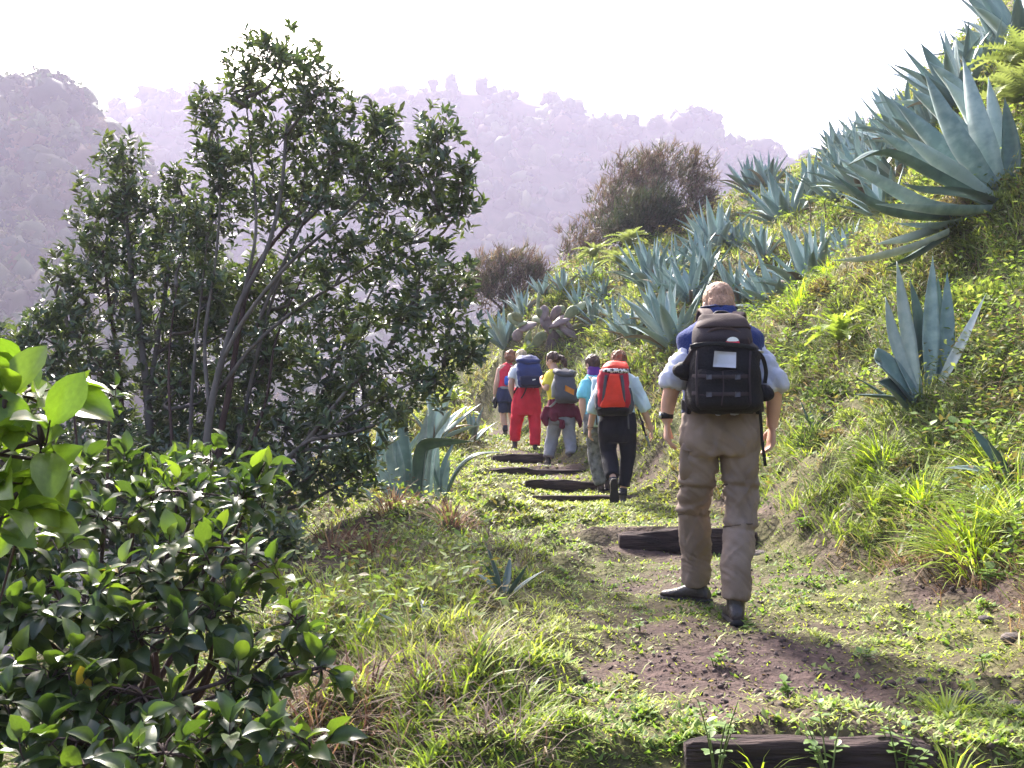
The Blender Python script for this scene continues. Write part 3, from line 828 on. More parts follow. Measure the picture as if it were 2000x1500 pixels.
def agave_mat(name, c1, c2):
    m, N, L, b = new_mat(name)
    tc = N.new('ShaderNodeTexCoord'); oi = N.new('ShaderNodeObjectInfo')
    nz = N.new('ShaderNodeTexNoise'); nz.inputs['Scale'].default_value = 3.5; nz.inputs['Detail'].default_value = 4
    mp = N.new('ShaderNodeMapping'); mp.inputs['Scale'].default_value = (3, .7, 3)
    L.new(tc.outputs['Object'], mp.inputs[0]); L.new(mp.outputs[0], nz.inputs['Vector'])
    ad = N.new('ShaderNodeMath'); ad.operation = 'ADD'
    sc = N.new('ShaderNodeMath'); sc.operation = 'MULTIPLY_ADD'; sc.inputs[1].default_value = .6; sc.inputs[2].default_value = -.3
    L.new(oi.outputs['Random'], sc.inputs[0]); L.new(nz.outputs['Fac'], ad.inputs[0]); L.new(sc.outputs[0], ad.inputs[1])
    mx = N.new('ShaderNodeMix'); mx.data_type = 'RGBA'; mx.inputs[6].default_value = (*c1, 1); mx.inputs[7].default_value = (*c2, 1)
    cr_ = N.new('ShaderNodeMapRange'); cr_.inputs[1].default_value = .28; cr_.inputs[2].default_value = .78; L.new(ad.outputs[0], cr_.inputs[0]); L.new(cr_.outputs[0], mx.inputs[0])
    # bloom marks: faint pale bands across the leaf
    L.new(mx.outputs[2], b.inputs['Base Color'])
    b.inputs['Roughness'].default_value = .42; b.inputs['Specular IOR Level'].default_value = .45
    b.inputs['Sheen Weight'].default_value = .15
    t = N.new('ShaderNodeBsdfTranslucent'); L.new(mx.outputs[2], t.inputs['Color'])
    ms = N.new('ShaderNodeMixShader'); ms.inputs[0].default_value = .10
    L.new(b.outputs[0], ms.inputs[1]); L.new(t.outputs[0], ms.inputs[2]); L.new(ms.outputs[0], N['Material Output'].inputs['Surface'])
    bp = N.new('ShaderNodeBump'); bp.inputs['Strength'].default_value = .15; bp.inputs['Distance'].default_value = .01
    L.new(nz.outputs['Fac'], bp.inputs['Height']); L.new(bp.outputs[0], b.inputs['Normal'])
    return m
ag_blue = agave_mat('agave_blue', (.14, .22, .22), (.34, .43, .41))
ag_dark = agave_mat('agave_green', (.045, .085, .075), (.10, .17, .14))
ag_dead = agave_mat('agave_dead', (.16, .115, .075), (.34, .27, .19))
ag_pale = agave_mat('agave_pale', (.30, .36, .35), (.55, .58, .54))

# shared leaf shapes: unit length along +Y, hollow face +Z
AG_LEAF = []
for bend in (-.10, .02, .12, .22, .34, .55):
    ts = np.linspace(0, 1, 6); th = -bend * 2.2 * (ts - .35)
    seg = np.stack([np.zeros(6), np.cos(th), np.sin(th)], 1) / 5
    pts = np.vstack([[0, 0, 0], np.cumsum(seg[1:], axis=0)])
    a = math.atan2(pts[-1][2], pts[-1][1]); Lc = math.hypot(pts[-1][1], pts[-1][2])
    c_, s_ = math.cos(-a), math.sin(-a)
    pts = np.stack([pts[:, 0], (pts[:, 1] * c_ - pts[:, 2] * s_) / Lc, (pts[:, 1] * s_ + pts[:, 2] * c_) / Lc], 1)
    V, F = agave_leaf(pts, .15, (0, 0, 1), nL=15)
    me = make_mesh('leaf', V, F); me.materials.append(ag_blue); AG_LEAF.append(me)
AG_DEAD = AG_LEAF[5].copy(); AG_DEAD.materials.clear(); AG_DEAD.materials.append(ag_dead)
AG_LEAF_D = []
for me in AG_LEAF:
    d = me.copy(); d.materials.clear(); d.materials.append(ag_dark); AG_LEAF_D.append(d)

def agave(p, Lf, n, label, group, seed, tilt=(-.30, -.12), spread=72, dark=False, amin=4):
    """rosette of n leaves"""
    r = np.random.default_rng(seed)
    e = empty('agave', p, label, 'agave', group)
    ax = norm(np.array((tilt[0], tilt[1], 1.0)))
    bx = norm(np.cross(ax, (0, 1, 0))); by = np.cross(ax, bx)
    for i in range(n):
        f = (i + .5) / n
        a = R(amin + (spread - amin) * f ** .85 + r.normal(0, 4)); ph = i * 2.39996 + r.normal(0, .15)
        rad = bx * math.cos(ph) + by * math.sin(ph)
        Yv = norm(ax * math.cos(a) + rad * math.sin(a) + .08 * r.normal(size=3)); Z = norm(-rad * math.cos(a) + ax * math.sin(a)); Z = norm(Z - Yv * (Z @ Yv)); X = np.cross(Yv, Z)
        Ls = Lf * (1.0 - .22 * f) * r.uniform(.82, 1.08)
        k = min(5, max(0, int(f * 4.2 + r.normal(0, .9) + .4)))
        o = link('leaf', (AG_LEAF_D if dark else AG_LEAF)[k], parent=e)
        base = rad * (.03 + .09 * f) * Lf * .6 - ax * .10 * Lf
        wd = Lf * r.uniform(.72, 1.12)
        if i >= n - 3 and n > 12 and r.random() < .7:
            o.data = AG_DEAD; wd *= .6
        o.matrix_basis = frame_matrix(base, X, Yv, Z, wd, Ls, Ls)
    return e

SL = 'blue grey agaves crowding the slope'
slope_lab = 'blue grey agave rosette crowded among others on the grassy slope'
A = [  # px, Y, leaf length, leaves, label, tilt
    (1400, 19.0, 1.12, 26, 'upright fan shaped agave alone on the slope below the purple bush', (-.1, 0)),
    (1270, 18.0, .95, 26, 'dense agave rosette on the slope left of the upright fan shaped one', (-.2, -.1)),
    (1320, 18.6, .8, 14, 'small agave close behind the dense rosette on the slope', (.1, -.1)),
    (1540, 20.0, 1.25, 26, 'broad agave high on the slope below the skyline clump', (-.3, -.05)),
    (1590, 20.8, 1.1, 20, 'agave leaning on the right side of the broad agave high on the slope', (-.1, 0)),
    (1470, 27.5, 1.15, 20, 'pale distant agave standing out against the hazy mountain', (-.2, 0)),
    (1500, 27.0, 1.1, 16, 'agave hidden behind the pale distant one at the slope top', (-.1, 0)),
    (1650, 25.0, 1.3, 22, 'skyline agave between the pale sunlit shrub and the leaning clump', (-.3, 0)),
    (1700, 22.0, 1.2, 22, 'leaning agave among the clump left of the great agave, higher one', (-.3, 0)),
    (1690, 17.0, 1.2, 22, "leaning agave among the clump below the great agave's pale leaf tips", (-.4, -.1)),
    (1760, 15.5, 1.2, 22, "agave tucked behind the great agave's long lower leaves", (-.5, -.1)),
    (1585, 14.0, 1.05, 24, 'large agave on the slope between the man\'s head and the great agave', (-.35, -.15)),
    (1520, 14.4, .95, 22, 'agave with broad grey leaves just right of the man\'s head', (-.45, -.15)),
    (1440, 15.2, .75, 18, 'agave partly hidden by the man\'s head', (-.4, -.15)),
    (1320, 14.5, 1.05, 20, 'sunlit agave just left of the man\'s shoulder', (-.35, -.1)),
    (1350, 15.8, .9, 18, "agave between the sunlit one by the man's shoulder and the fan shaped one", (-.2, -.1)),
    (1240, 16.2, .72, 13, 'small open agave above the walker with the red pack', (-.3, -.1)),
    (1200, 18.8, .62, 14, 'small agave between the dense rosette and the prickly pear, right one', (-.1, -.1)),
    (1160, 19.8, .62, 14, "small agave on the slope above the prickly pear's right pads", (-.1, -.1)),
    (1130, 20.6, .6, 12, 'tiny agave in the grass under the brown bush', (-.1, 0)),
    (1100, 21.5, .65, 14, 'agave rosette right behind the prickly pear', (-.1, 0)),
    (1060, 22.0, .6, 12, "small agave above the prickly pear's crown", (-.1, 0)),
    (985, 21.0, .95, 16, 'agave with broad upright leaves left of the prickly pear', (-.15, -.05)),
    (1020, 22.0, .75, 12, 'small upright agave right beside the broad upright one by the prickly pear', (.1, 0)),
    (1380, 16.8, .75, 16, "agave just above the man's head", (-.2, -.1)),
    (1300, 16.8, .7, 16, 'agave above the open small one, below the dense rosette', (-.2, -.1)),
    (1640, 18.5, 1.0, 18, 'agave in the grass between the fan shaped one and the great agave', (-.3, -.1)),
    (1820, 14.5, 1.15, 20, "skyline agave behind the great agave's longest leaves", (-.5, 0)),
    (1870, 14.0, 1.2, 20, 'agave on the skyline right behind the great agave', (-.5, 0)),
    (1935, 15.0, 1.0, 16, 'skyline agave between the great agave and the topmost one', (-.5, 0)),
    (1990, 15.8, 1.4, 20, 'topmost agave on the slope against the white sky', (-.4, 0)),
    (1965, 16.2, 1.05, 16, 'agave close under the topmost one on the skyline', (-.4, 0)),
    (1780, 17.5, 1.3, 20, "agave on the skyline left of the great agave's leaf tips", (-.5, 0)),
    (1730, 13.0, .8, 14, "small agave right below the great agave's hanging pale leaves", (-.5, -.1)),
]
for k, (px, Y, Lf, n_, lab, tl) in enumerate(A):
    agave(on(px, Y), Lf * 1.14, n_ + 3, lab, SL, 500 + k, tl, 62)
fr = np.random.default_rng(77)
for k, (px, Y, Lf) in enumerate(((1210, 17.2, .6), (1290, 15.6, .9), (1365, 18.4, .7), (1450, 18.5, .8), (1490, 16.8, .7), (1610, 15.6, .8), (1640, 21.5, 1.0), (1500, 22.5, .8), (1180, 20.5, .6), (1150, 21.8, .55), (1690, 19.5, 1.0), (1740, 18.5, 1.1), (1660, 14.5, .7))):
    agave(on(px, Y), Lf * 1.1, int(fr.integers(12, 22)), 'small blue grey agave in the dense band of agaves across the slope', SL, 700 + k, (fr.uniform(-.4, .05), fr.uniform(-.15, .1)), 60)
agave(on(1590, 9.3), .34, 5, 'tiny dark agave seedling beside the man\'s right sleeve', None, 560, (.1, -.1), 60, True, 15)
agave(on(1985, 6.1), .48, 9, 'small dark green agave rooted in the bank grass above the big tuft', None, 561, (-.5, -.3), 80, True, 15)
agave(on(985, 5.0), .30, 6, 'small dark agave seedling with open leaves on the left verge', None, 562, (.1, -.1), 60, True, 20)
agave(on(850, 4.35), .36, 6, 'flattened dark agave seedling lying in the verge grass', None, 563, (-.1, -.2), 88, True, 55)
agave(on(690, 13.0), .9, 18, 'agave half hidden behind the laurel\'s lower branches', None, 565, (.2, 0))
agave(on(740, 12.2), 1.0, 18, 'agave showing through gaps of the laurel\'s right side', None, 566, (.2, 0))
agave(on(850, 15.5), 1.0, 14, 'agave with pale leaves above the bent agave', None, 567, (.2, 0))
agave(on(925, 16.2), .65, 8, 'agave with broad blunt leaves left of the walkers', None, 568, (.1, 0), 55)

def hero(name_label, Y0, base, leaves, group=None):
    """leaves: (list of (px,py,dy), width_m, normal, material)"""
    p = at(*base, Y0)
    p[2] = hz(p[0], p[1])
    e = empty('agave', p, name_label, 'agave', group)
    for pts, wd, nm, mt in leaves:
        Q = np.array([at(a, b_, Y0 + d) for a, b_, d in pts]) - p
        V, F = agave_leaf(Q, wd, nm, nL=18)
        obj('leaf', V, F, mt, e)
    return e
B, D_, Pl = ag_blue, ag_dark, ag_pale
# the great agave, upper right
hero('great blue agave with huge leaves leaning out from the upper bank', 10.0, (1925, 425), [
    ([(1935, 395, 0), (1840, 330, -.1), (1762, 262, -.1)], .27, (.5, .2, .8), B),
    ([(1945, 385, .1), (1870, 285, .0), (1805, 140, .0)], .28, (.6, .4, .6), B),
    ([(1955, 390, .1), (1915, 270, .0), (1880, 110, .1)], .26, (.6, .6, .4), B),
    ([(1965, 395, .2), (1955, 290, .2), (1930, 150, .3)], .24, (.2, .9, .2), B),
    ([(1970, 400, .0), (1978, 300, .0), (1962, 190, .0)], .20, (-.6, -.6, .2), D_),
    ([(1930, 400, -.2), (1820, 345, -.3), (1725, 300, -.3), (1655, 322, -.4)], .24, (.2, -.2, .9), D_),
    ([(1920, 410, .3), (1800, 320, .3), (1710, 255, .3)], .26, (.4, .2, .8), B),
    ([(1930, 400, .4), (1830, 290, .4), (1745, 195, .5)], .27, (.5, .3, .8), B),
    ([(1940, 390, .5), (1860, 250, .5), (1775, 170, .5)], .25, (.5, .3, .7), B),
    ([(1950, 390, .6), (1900, 240, .6), (1842, 150, .6)], .25, (.6, .3, .6), B),
    ([(1930, 412, -.3), (1840, 416, -.5), (1710, 398, -.5)], .22, (.1, .1, 1), B),
    ([(1915, 420, .0), (1800, 405, .1), (1700, 350, .2), (1640, 310, .2)], .24, (.2, .2, 1), B),
    ([(1905, 425, .1), (1780, 425, .2), (1700, 400, .2), (1632, 342, .2)], .22, (.2, .1, 1), D_),
    ([(1900, 428, .0), (1830, 445, -.1), (1750, 436, -.1)], .20, (.1, .0, 1), B),
    ([(1935, 395, -.3), (1880, 380, -.5), (1800, 372, -.4), (1762, 356, -.3)], .25, (.2, -.3, .9), D_),
    ([(1850, 455, -.2), (1770, 490, -.4), (1690, 508, -.5), (1628, 508, -.5)], .17, (.0, .2, 1), Pl),
    ([(1850, 460, -.1), (1790, 500, -.3), (1730, 522, -.4)], .18, (.0, .2, 1), D_),
    ([(1830, 450, 0), (1770, 470, -.2), (1712, 476, -.2)], .20, (.0, .3, 1), Pl),
    ([(1940, 380, .7), (1880, 200, .8), (1815, 120, .8)], .24, (.6, .3, .6), B),
])
# pale agave lower on the bank
hero('agave with pale upright blades and one broken pale leaf above the bank grass', 7.8, (1785, 790), [
    ([(1790, 775, 0), (1765, 640, 0), (1752, 510, 0)], .15, (.3, -.9, .1), Pl),
    ([(1785, 770, -.1), (1745, 670, -.1), (1730, 580, -.1)], .13, (.3, -.9, .1), Pl),
    ([(1815, 770, .1), (1815, 640, .1), (1822, 500, .1)], .14, (.0, -1, .1), B),
    ([(1800, 750, .15), (1795, 650, .15), (1778, 545, .15)], .13, (.2, -.9, .1), D_),
    ([(1830, 760, .1), (1848, 660, .1), (1850, 530, .1)], .13, (-.3, -.9, .1), B),
    ([(1825, 750, .2), (1828, 640, .2), (1832, 540, .2)], .13, (-.1, -.9, .1), D_),
    ([(1835, 755, 0), (1870, 690, -.05), (1925, 575, -.1)], .09, (-.6, -.7, .3), Pl),
    ([(1790, 790, -.1), (1750, 740, -.15), (1712, 700, -.2), (1722, 705, -.25)], .22, (.3, -.7, .5), B),
    ([(1775, 800, -.15), (1740, 760, -.2), (1715, 745, -.2)], .2, (.2, -.6, .7), D_),
    ([(1760, 780, -.1), (1720, 775, -.2), (1668, 770, -.2)], .07, (.0, -.3, .9), D_),
    ([(1750, 790, -.1), (1715, 765, -.1), (1678, 740, -.1)], .06, (.0, -.3, .9), D_),
])
# bent agave on the left, under the laurel
hero('agave with one dark leaf bent over sideways under the laurel', 10.0, (800, 1005), [
    ([(815, 1005, 0), (812, 930, 0), (822, 872, -.02), (860, 862, -.05), (925, 862, -.05)], .17, (.5, -.6, .4), D_),
    ([(795, 1005, -.05), (765, 930, -.1), (757, 880, -.1), (765, 850, -.1)], .16, (.8, -.5, .1), B),
    ([(815, 1010, .05), (822, 900, .05), (835, 800, .05)], .14, (-.3, -.8, .1), Pl),
    ([(785, 1010, 0), (745, 940, 0), (715, 880, 0)], .20, (.6, -.6, .4), B),
    ([(780, 1000, .15), (770, 900, .15), (745, 790, .2)], .18, (.3, -.9, .2), B),
    ([(800, 1000, .2), (790, 900, .2), (782, 780, .2)], .17, (.1, -.9, .2), B),
    ([(830, 1000, .1), (838, 850, .1), (850, 790, .1)], .12, (-.3, -.9, .1), B),
    ([(775, 1010, -.1), (735, 985, -.2), (705, 950, -.2)], .17, (.5, -.3, .8), B),
    ([(840, 985, .2), (850, 880, .2), (878, 815, .2)], .10, (-.6, -.6, .3), B),
])
hero('small agave with curved dark arms beside the bent agave', 10.3, (860, 975), [
    ([(870, 970, 0), (895, 920, 0), (930, 890, 0), (985, 882, .05)], .09, (-.6, -.3, .7), D_),
    ([(858, 960, 0), (842, 915, 0), (825, 898, 0), (806, 897, 0)], .08, (.6, -.3, .7), D_),
    ([(855, 975, .05), (852, 910, .05), (855, 850, .05)], .08, (.0, -.9, .2), B),
    ([(862, 965, .05), (868, 910, .05), (888, 860, .05)], .07, (-.5, -.8, .2), B),
    ([(868, 965, .0), (872, 930, .0), (878, 895, .0)], .07, (-.2, -.8, .2), B),
])
hero('lone pale agave leaf lying across the verge grass', 4.6, (880, 1330), [
    ([(880, 1360, 0), (900, 1330, 0), (940, 1310, .02), (1010, 1290, .04)], .045, (.0, -.5, .8), D_),
    ([(950, 1300, .05), (955, 1285, .05), (945, 1272, .06)], .03, (.0, -.8, .6), Pl),
])

# ------------------------------------------------------------------ yellow-green sow thistles and ferny plants
def pinnate(nl=8, width=.30, lobe=.8):
    """leaf with lobes to both sides, unit length along Y"""
    V, F = [], []
    nL = nl * 2
    for i in range(nL + 1):
        t = i / nL
        z = .22 * math.sin(t * 2.6) - .25 * t * t
        prof = (math.sin(math.pi * min(1, .12 + .88 * t)) ** .7) * width
        wl = prof * (1.0 if i % 2 else 1 - lobe) + .012 * (1 - t)
        sh = .05 if i % 2 else 0
        V += [(-wl, t + sh, z + .05 * wl), (0, t, z - .02), (wl, t + sh, z + .05 * wl)]
    for i in range(nL):
        a = i * 3
        F += [(a, a + 1, a + 4, a + 3), (a + 1, a + 2, a + 5, a + 4)]
    return np.array(V), F
thistle_m = leaf_mat('sow_thistle_leaf', (.20, .28, .06), (.30, .36, .10), trans=.45, rough=.45, tcol=(1.15, 1.15, .5))
V, F = pinnate(8, .16, .72)
TH_LEAF = make_mesh('leaf', V, F); TH_LEAF.materials.append(thistle_m)
V, F = pinnate(13, .2, .85)
FERN_LEAF = make_mesh('leaf', V, F); FERN_LEAF.materials.append(leaf_mat('fern_frond', (.17, .21, .08), (.24, .27, .12), trans=.4, rough=.5, tcol=(1.1, 1.15, .6)))
tstem_m = solid_mat('thistle_stem', (.12, .09, .05), rough=.8, bump=.3)
def thistle(px, Y, s, n, label, seed, lift=0.0, leaf=None, spread=75, pt=None):
    r = np.random.default_rng(seed); p = on(px, Y) if pt is None else pt
    e = empty('sow_thistle', p, label, 'plant', 'yellow green leafy plants on the slope')
    V, F = limb([(0, 0, -.05), (r.normal(0, .03), -.02, lift * .6), (0, 0, lift + .04)], [.018, .014, .012], n=7, sub=3)
    obj('stem', V, F, tstem_m, e)
    for i in range(n):
        f = (i + .5) / n; a = R(15 + spread * f); ph = i * 2.39996 + r.normal(0, .2)
        rad = np.array((math.cos(ph), math.sin(ph), 0)); Yv = norm(rad * math.sin(a) + np.array((0, 0, math.cos(a))))
        Z = norm(-rad * math.cos(a) + np.array((0, 0, math.sin(a)))); X = np.cross(Yv, Z)
        ss = s * r.uniform(.7, 1.1) * (.6 + .4 * f)
        o = link('leaf', leaf or TH_LEAF, parent=e); o.matrix_basis = frame_matrix((0, 0, lift), X, Yv, Z, ss, ss, ss)
thistle(1640, 10.4, .58, 24, 'big yellow green sow thistle with lobed leaves right of the man', 600, .18)
thistle(1560, 10.9, .3, 10, 'small ferny plant beside the big sow thistle', 601, .1)
thistle(1025, 19.8, .48, 16, 'bright yellow green plant under the prickly pear, above the blond walker', 602, .1)
thistle(1155, 19.2, .4, 12, 'yellow green tuft on the slope right of the prickly pear', 603, .12)
thistle(905, 18.0, .5, 14, 'yellow green plant beside the trail left of the lead walker', 604, .1)
thistle(885, 17.3, .5, 14, 'yellow green ferny plant at the edge of the laurel\'s right side', 605, .25)
thistle(945, 18.0, .4, 12, 'dull green leafy plant in the dark earth cut behind the lead walker', 606, .05)
for k, (px, Y, lf) in enumerate(((1540, 17.5, .45), (1580, 17.8, .5), (1610, 17.2, .4), (1490, 18.2, .2))):
    thistle(px, Y, .2, 14, ['spiky green rosette on a bare stalk below the broad agave', 'tallest spiky green rosette on a stalk below the broad agave', 'spiky green rosette on a stalk below the leaning agave clump', 'short stalked spiky rosette above the agave by the man\'s head'][k], 610 + k, lf)
# ferny fronds hanging in at the right edge
for k, (px, py, Y, lab) in enumerate(((1985, 200, 8.9, 'yellow green fern fronds at the upper right behind the great agave'), (1995, 130, 9.2, 'topmost yellow green fern fronds beside the white sky'),
                                      (1940, 130, 12.5, 'dull green spiky rosette on a stem above the great agave'))):
    q = at(px, py, Y + 2.2); g = hz(q[0], q[1])
    thistle(px, Y, .75 if k < 2 else .4, 22, lab, 620 + k, max(.1, q[2] - g), FERN_LEAF if k < 2 else TH_LEAF, 85, np.array((q[0], q[1], g)))
for k, (px, Y, s, lab) in enumerate(((1230, 23, .7, 'pale yellow green bushy plant at the right foot of the purple bush'), (1210, 21.5, .55, 'yellow green plant on the slope above the dense agave rosette'),
                                  (1160, 23.5, .6, 'yellow green plant below the purple bush'), (1590, 24, .8, 'pale sunlit shrub on the skyline between agaves'))):
    thistle(px, Y, s, 26, lab, 630 + k, .3, FERN_LEAF)

# ------------------------------------------------------------------ low scrub between the agaves
SCRUB = []
for k, pal_ in enumerate(([(.05, .075, .03), (.08, .10, .04)], [(.11, .085, .06), (.16, .12, .08)], [(.16, .20, .06), (.24, .27, .10)], [(.07, .10, .035), (.14, .15, .06)])):
    r = np.random.default_rng(170 + k); n = 640
    d = norm(r.normal(size=(n, 3))); d[:, 2] = np.abs(d[:, 2]); q = r.random(n) ** .6 * .92
    P = d * q[:, None] * (1, 1, .85)
    X, Yv, Z = frames(norm(.6 * d + (0, 0, .5) + .5 * r.normal(size=(n, 3))))
    s = r.uniform(.14, .30, n)
    V, F, cc = stamp(leaf5_v, leaf5_f, P, X, Yv, Z, s * .45, s, s, np.array(pal_)[r.integers(0, 2, n)] * r.uniform(.6, 1.4, (n, 1)))
    me = make_mesh('scrub', V, F, cols=cc); me.materials.append(herb_m); SCRUB.append(me)
KIND = ['dark green low scrub clump on the grassy slope', 'brown withered scrub clump on the grassy slope', 'pale yellow green herb clump on the grassy slope', 'olive green herb clump on the grassy slope']
r = np.random.default_rng(171); cnt = 0
while cnt < 64:
    Y = math.exp(r.uniform(math.log(6.0), math.log(30))); px = r.uniform(1050, 2010)
    x = (px - 1000) / 1900 * Y
    if bank_d(np.array([x]), np.array([Y]))[0] < .35: continue
    p_ = on(px, Y); k = int(r.choice(4, p=(.3, .3, .2, .2)))
    o = link('scrub_clump', SCRUB[k]); o.location = p_ - (0, 0, .03)
    s = r.uniform(.13, .26) * (.75 + .03 * Y); o.scale = (s * r.uniform(.8, 1.3), s, s * r.uniform(.7, 1.2)); o.rotation_euler = (0, 0, r.uniform(0, 6.28))
    tag(o, KIND[k], 'scrub', 'scrub clumps among the grass of the slope'); cnt += 1

# ------------------------------------------------------------------ prickly pear
pad_m = solid_mat('cactus_pad', (.13, .165, .085), rough=.55, scale=3, bump=.2, bscale=40, col2=(.24, .26, .15))
padd_m = solid_mat('cactus_pad_old', (.13, .095, .10), rough=.6, scale=3, bump=.2, bscale=40, col2=(.24, .18, .18))
ctrunk_m = solid_mat('cactus_trunk', (.10, .075, .07), rough=.9, scale=6, bump=.7, bscale=20)
CY = 20.0
cbase = at(1078, 690, CY); cbase[2] = hz(cbase[0], cbase[1])
pear = empty('prickly_pear', cbase, 'gnarled prickly pear cactus with grey green pads above the walkers', 'cactus')
def P_(px, py, d=0): return at(px, py, CY + d) - cbase
V, F = limb([P_(1078, 700) * (1, 1, 1) - (0, 0, .1), P_(1078, 675), P_(1082, 655), P_(1075, 640)], [.14, .13, .13, .11], n=14)
obj('trunk', V, F, ctrunk_m, pear)
pv_, pf_ = blob((0, 0, 0), .5, .5, .5, 14, 8)
pv_ = pv_ * (1, 1, .26); pv_[:, 1] += .5; pv_[:, 0] *= .62 + .38 * np.clip(pv_[:, 1] * 1.6, 0, 1)
PAD = make_mesh('pad', pv_, pf_); PAD.materials.append(pad_m)
PAD2 = PAD.copy(); PAD2.materials.clear(); PAD2.materials.append(padd_m)
pads = [(1078, 650, 1062, 622, 22, 1), (1062, 628, 1063, 603, 12, 1), (1062, 628, 1045, 622, 10, 0), (1050, 632, 1020, 640, 14, 1), (1030, 630, 1012, 634, 12, 0), (1012, 635, 998, 618, 12, 0), (1022, 630, 1005, 615, 12, 0),
        (1020, 640, 1008, 660, 14, 1), (1035, 645, 1030, 668, 9, 0), (1030, 665, 1038, 680, 9, 0), (1040, 680, 1060, 655, 16, 0), (1060, 655, 1082, 632, 10, 1), (1082, 632, 1102, 618, 11, 1), (1102, 622, 1122, 604, 0, 0), (1110, 620, 1138, 595, 14, 0),
        (1072, 650, 1098, 640, 16, 0), (1090, 635, 1120, 655, 12, 1), (1110, 640, 1146, 640, 12, 0), (1146, 642, 1150, 615, 8, 0), (1130, 648, 1165, 668, 12, 1), (1148, 650, 1163, 662, 14, 1), (1120, 652, 1140, 672, 12, 0),
        (1075, 625, 1090, 604, 12, 1), (1088, 612, 1098, 602, 9, 0), (1062, 625, 1052, 608, 10, 0), (1050, 612, 1052, 578, 5, 0), (1070, 640, 1105, 626, 9, 1), (1085, 645, 1115, 660, 10, 0), (1100, 622, 1115, 640, 9, 1)]
rp = np.random.default_rng(70)
for a, b_, c_, d_, wp, old in pads:
    dd = rp.normal(0, .12)
    p0, p1 = P_(a, b_, dd), P_(c_, d_, dd + rp.normal(0, .1))
    Lp = np.linalg.norm(p1 - p0) * 1.15 + .04
    wp = (wp or 13) / 1900 * CY * 1.7
    X, Yv, Z = frames(np.array([p1 - p0]), np.array([(rp.normal(0, .6), -1 + rp.normal(0, .4), rp.normal(.2, .5))]))
    o = link('pad', PAD2 if old else PAD, parent=pear)
    o.matrix_basis = frame_matrix(p0, X[0], Yv[0], Z[0], wp, Lp, .30)

# ------------------------------------------------------------------ laurel trees on the left
bark_m = solid_mat('laurel_bark', (.085, .07, .066), rough=.9, scale=7, bump=.6, bscale=30, col2=(.17, .145, .13), stretch=(1, 1, .4))
bark2_m = solid_mat('laurel_bark_red', (.075, .045, .04), rough=.9, scale=7, bump=.5, bscale=30)
laurel_m = leaf_mat('laurel_leaves', attr=True, trans=.22, rough=.36, tcol=(1.3, 1.4, .5), spec=.5)
laurel1_m = leaf_mat('laurel_leaf', (.06, .09, .05), (.115, .14, .065), trans=.22, rough=.36, tcol=(1.3, 1.4, .5), spec=.5)
lv = np.array([(0, 0, 0), (-.5, .42, .06), (0, .45, -.03), (.5, .42, .06), (-.3, .78, .03), (.3, .78, .03), (0, 1, -.10)])
lf = np.array([(0, 2, 1), (0, 3, 2), (1, 2, 4), (4, 2, 6), (2, 5, 6), (2, 3, 5)])
LEAF1 = make_mesh('leaf', lv, lf); LEAF1.materials.append(laurel1_m)

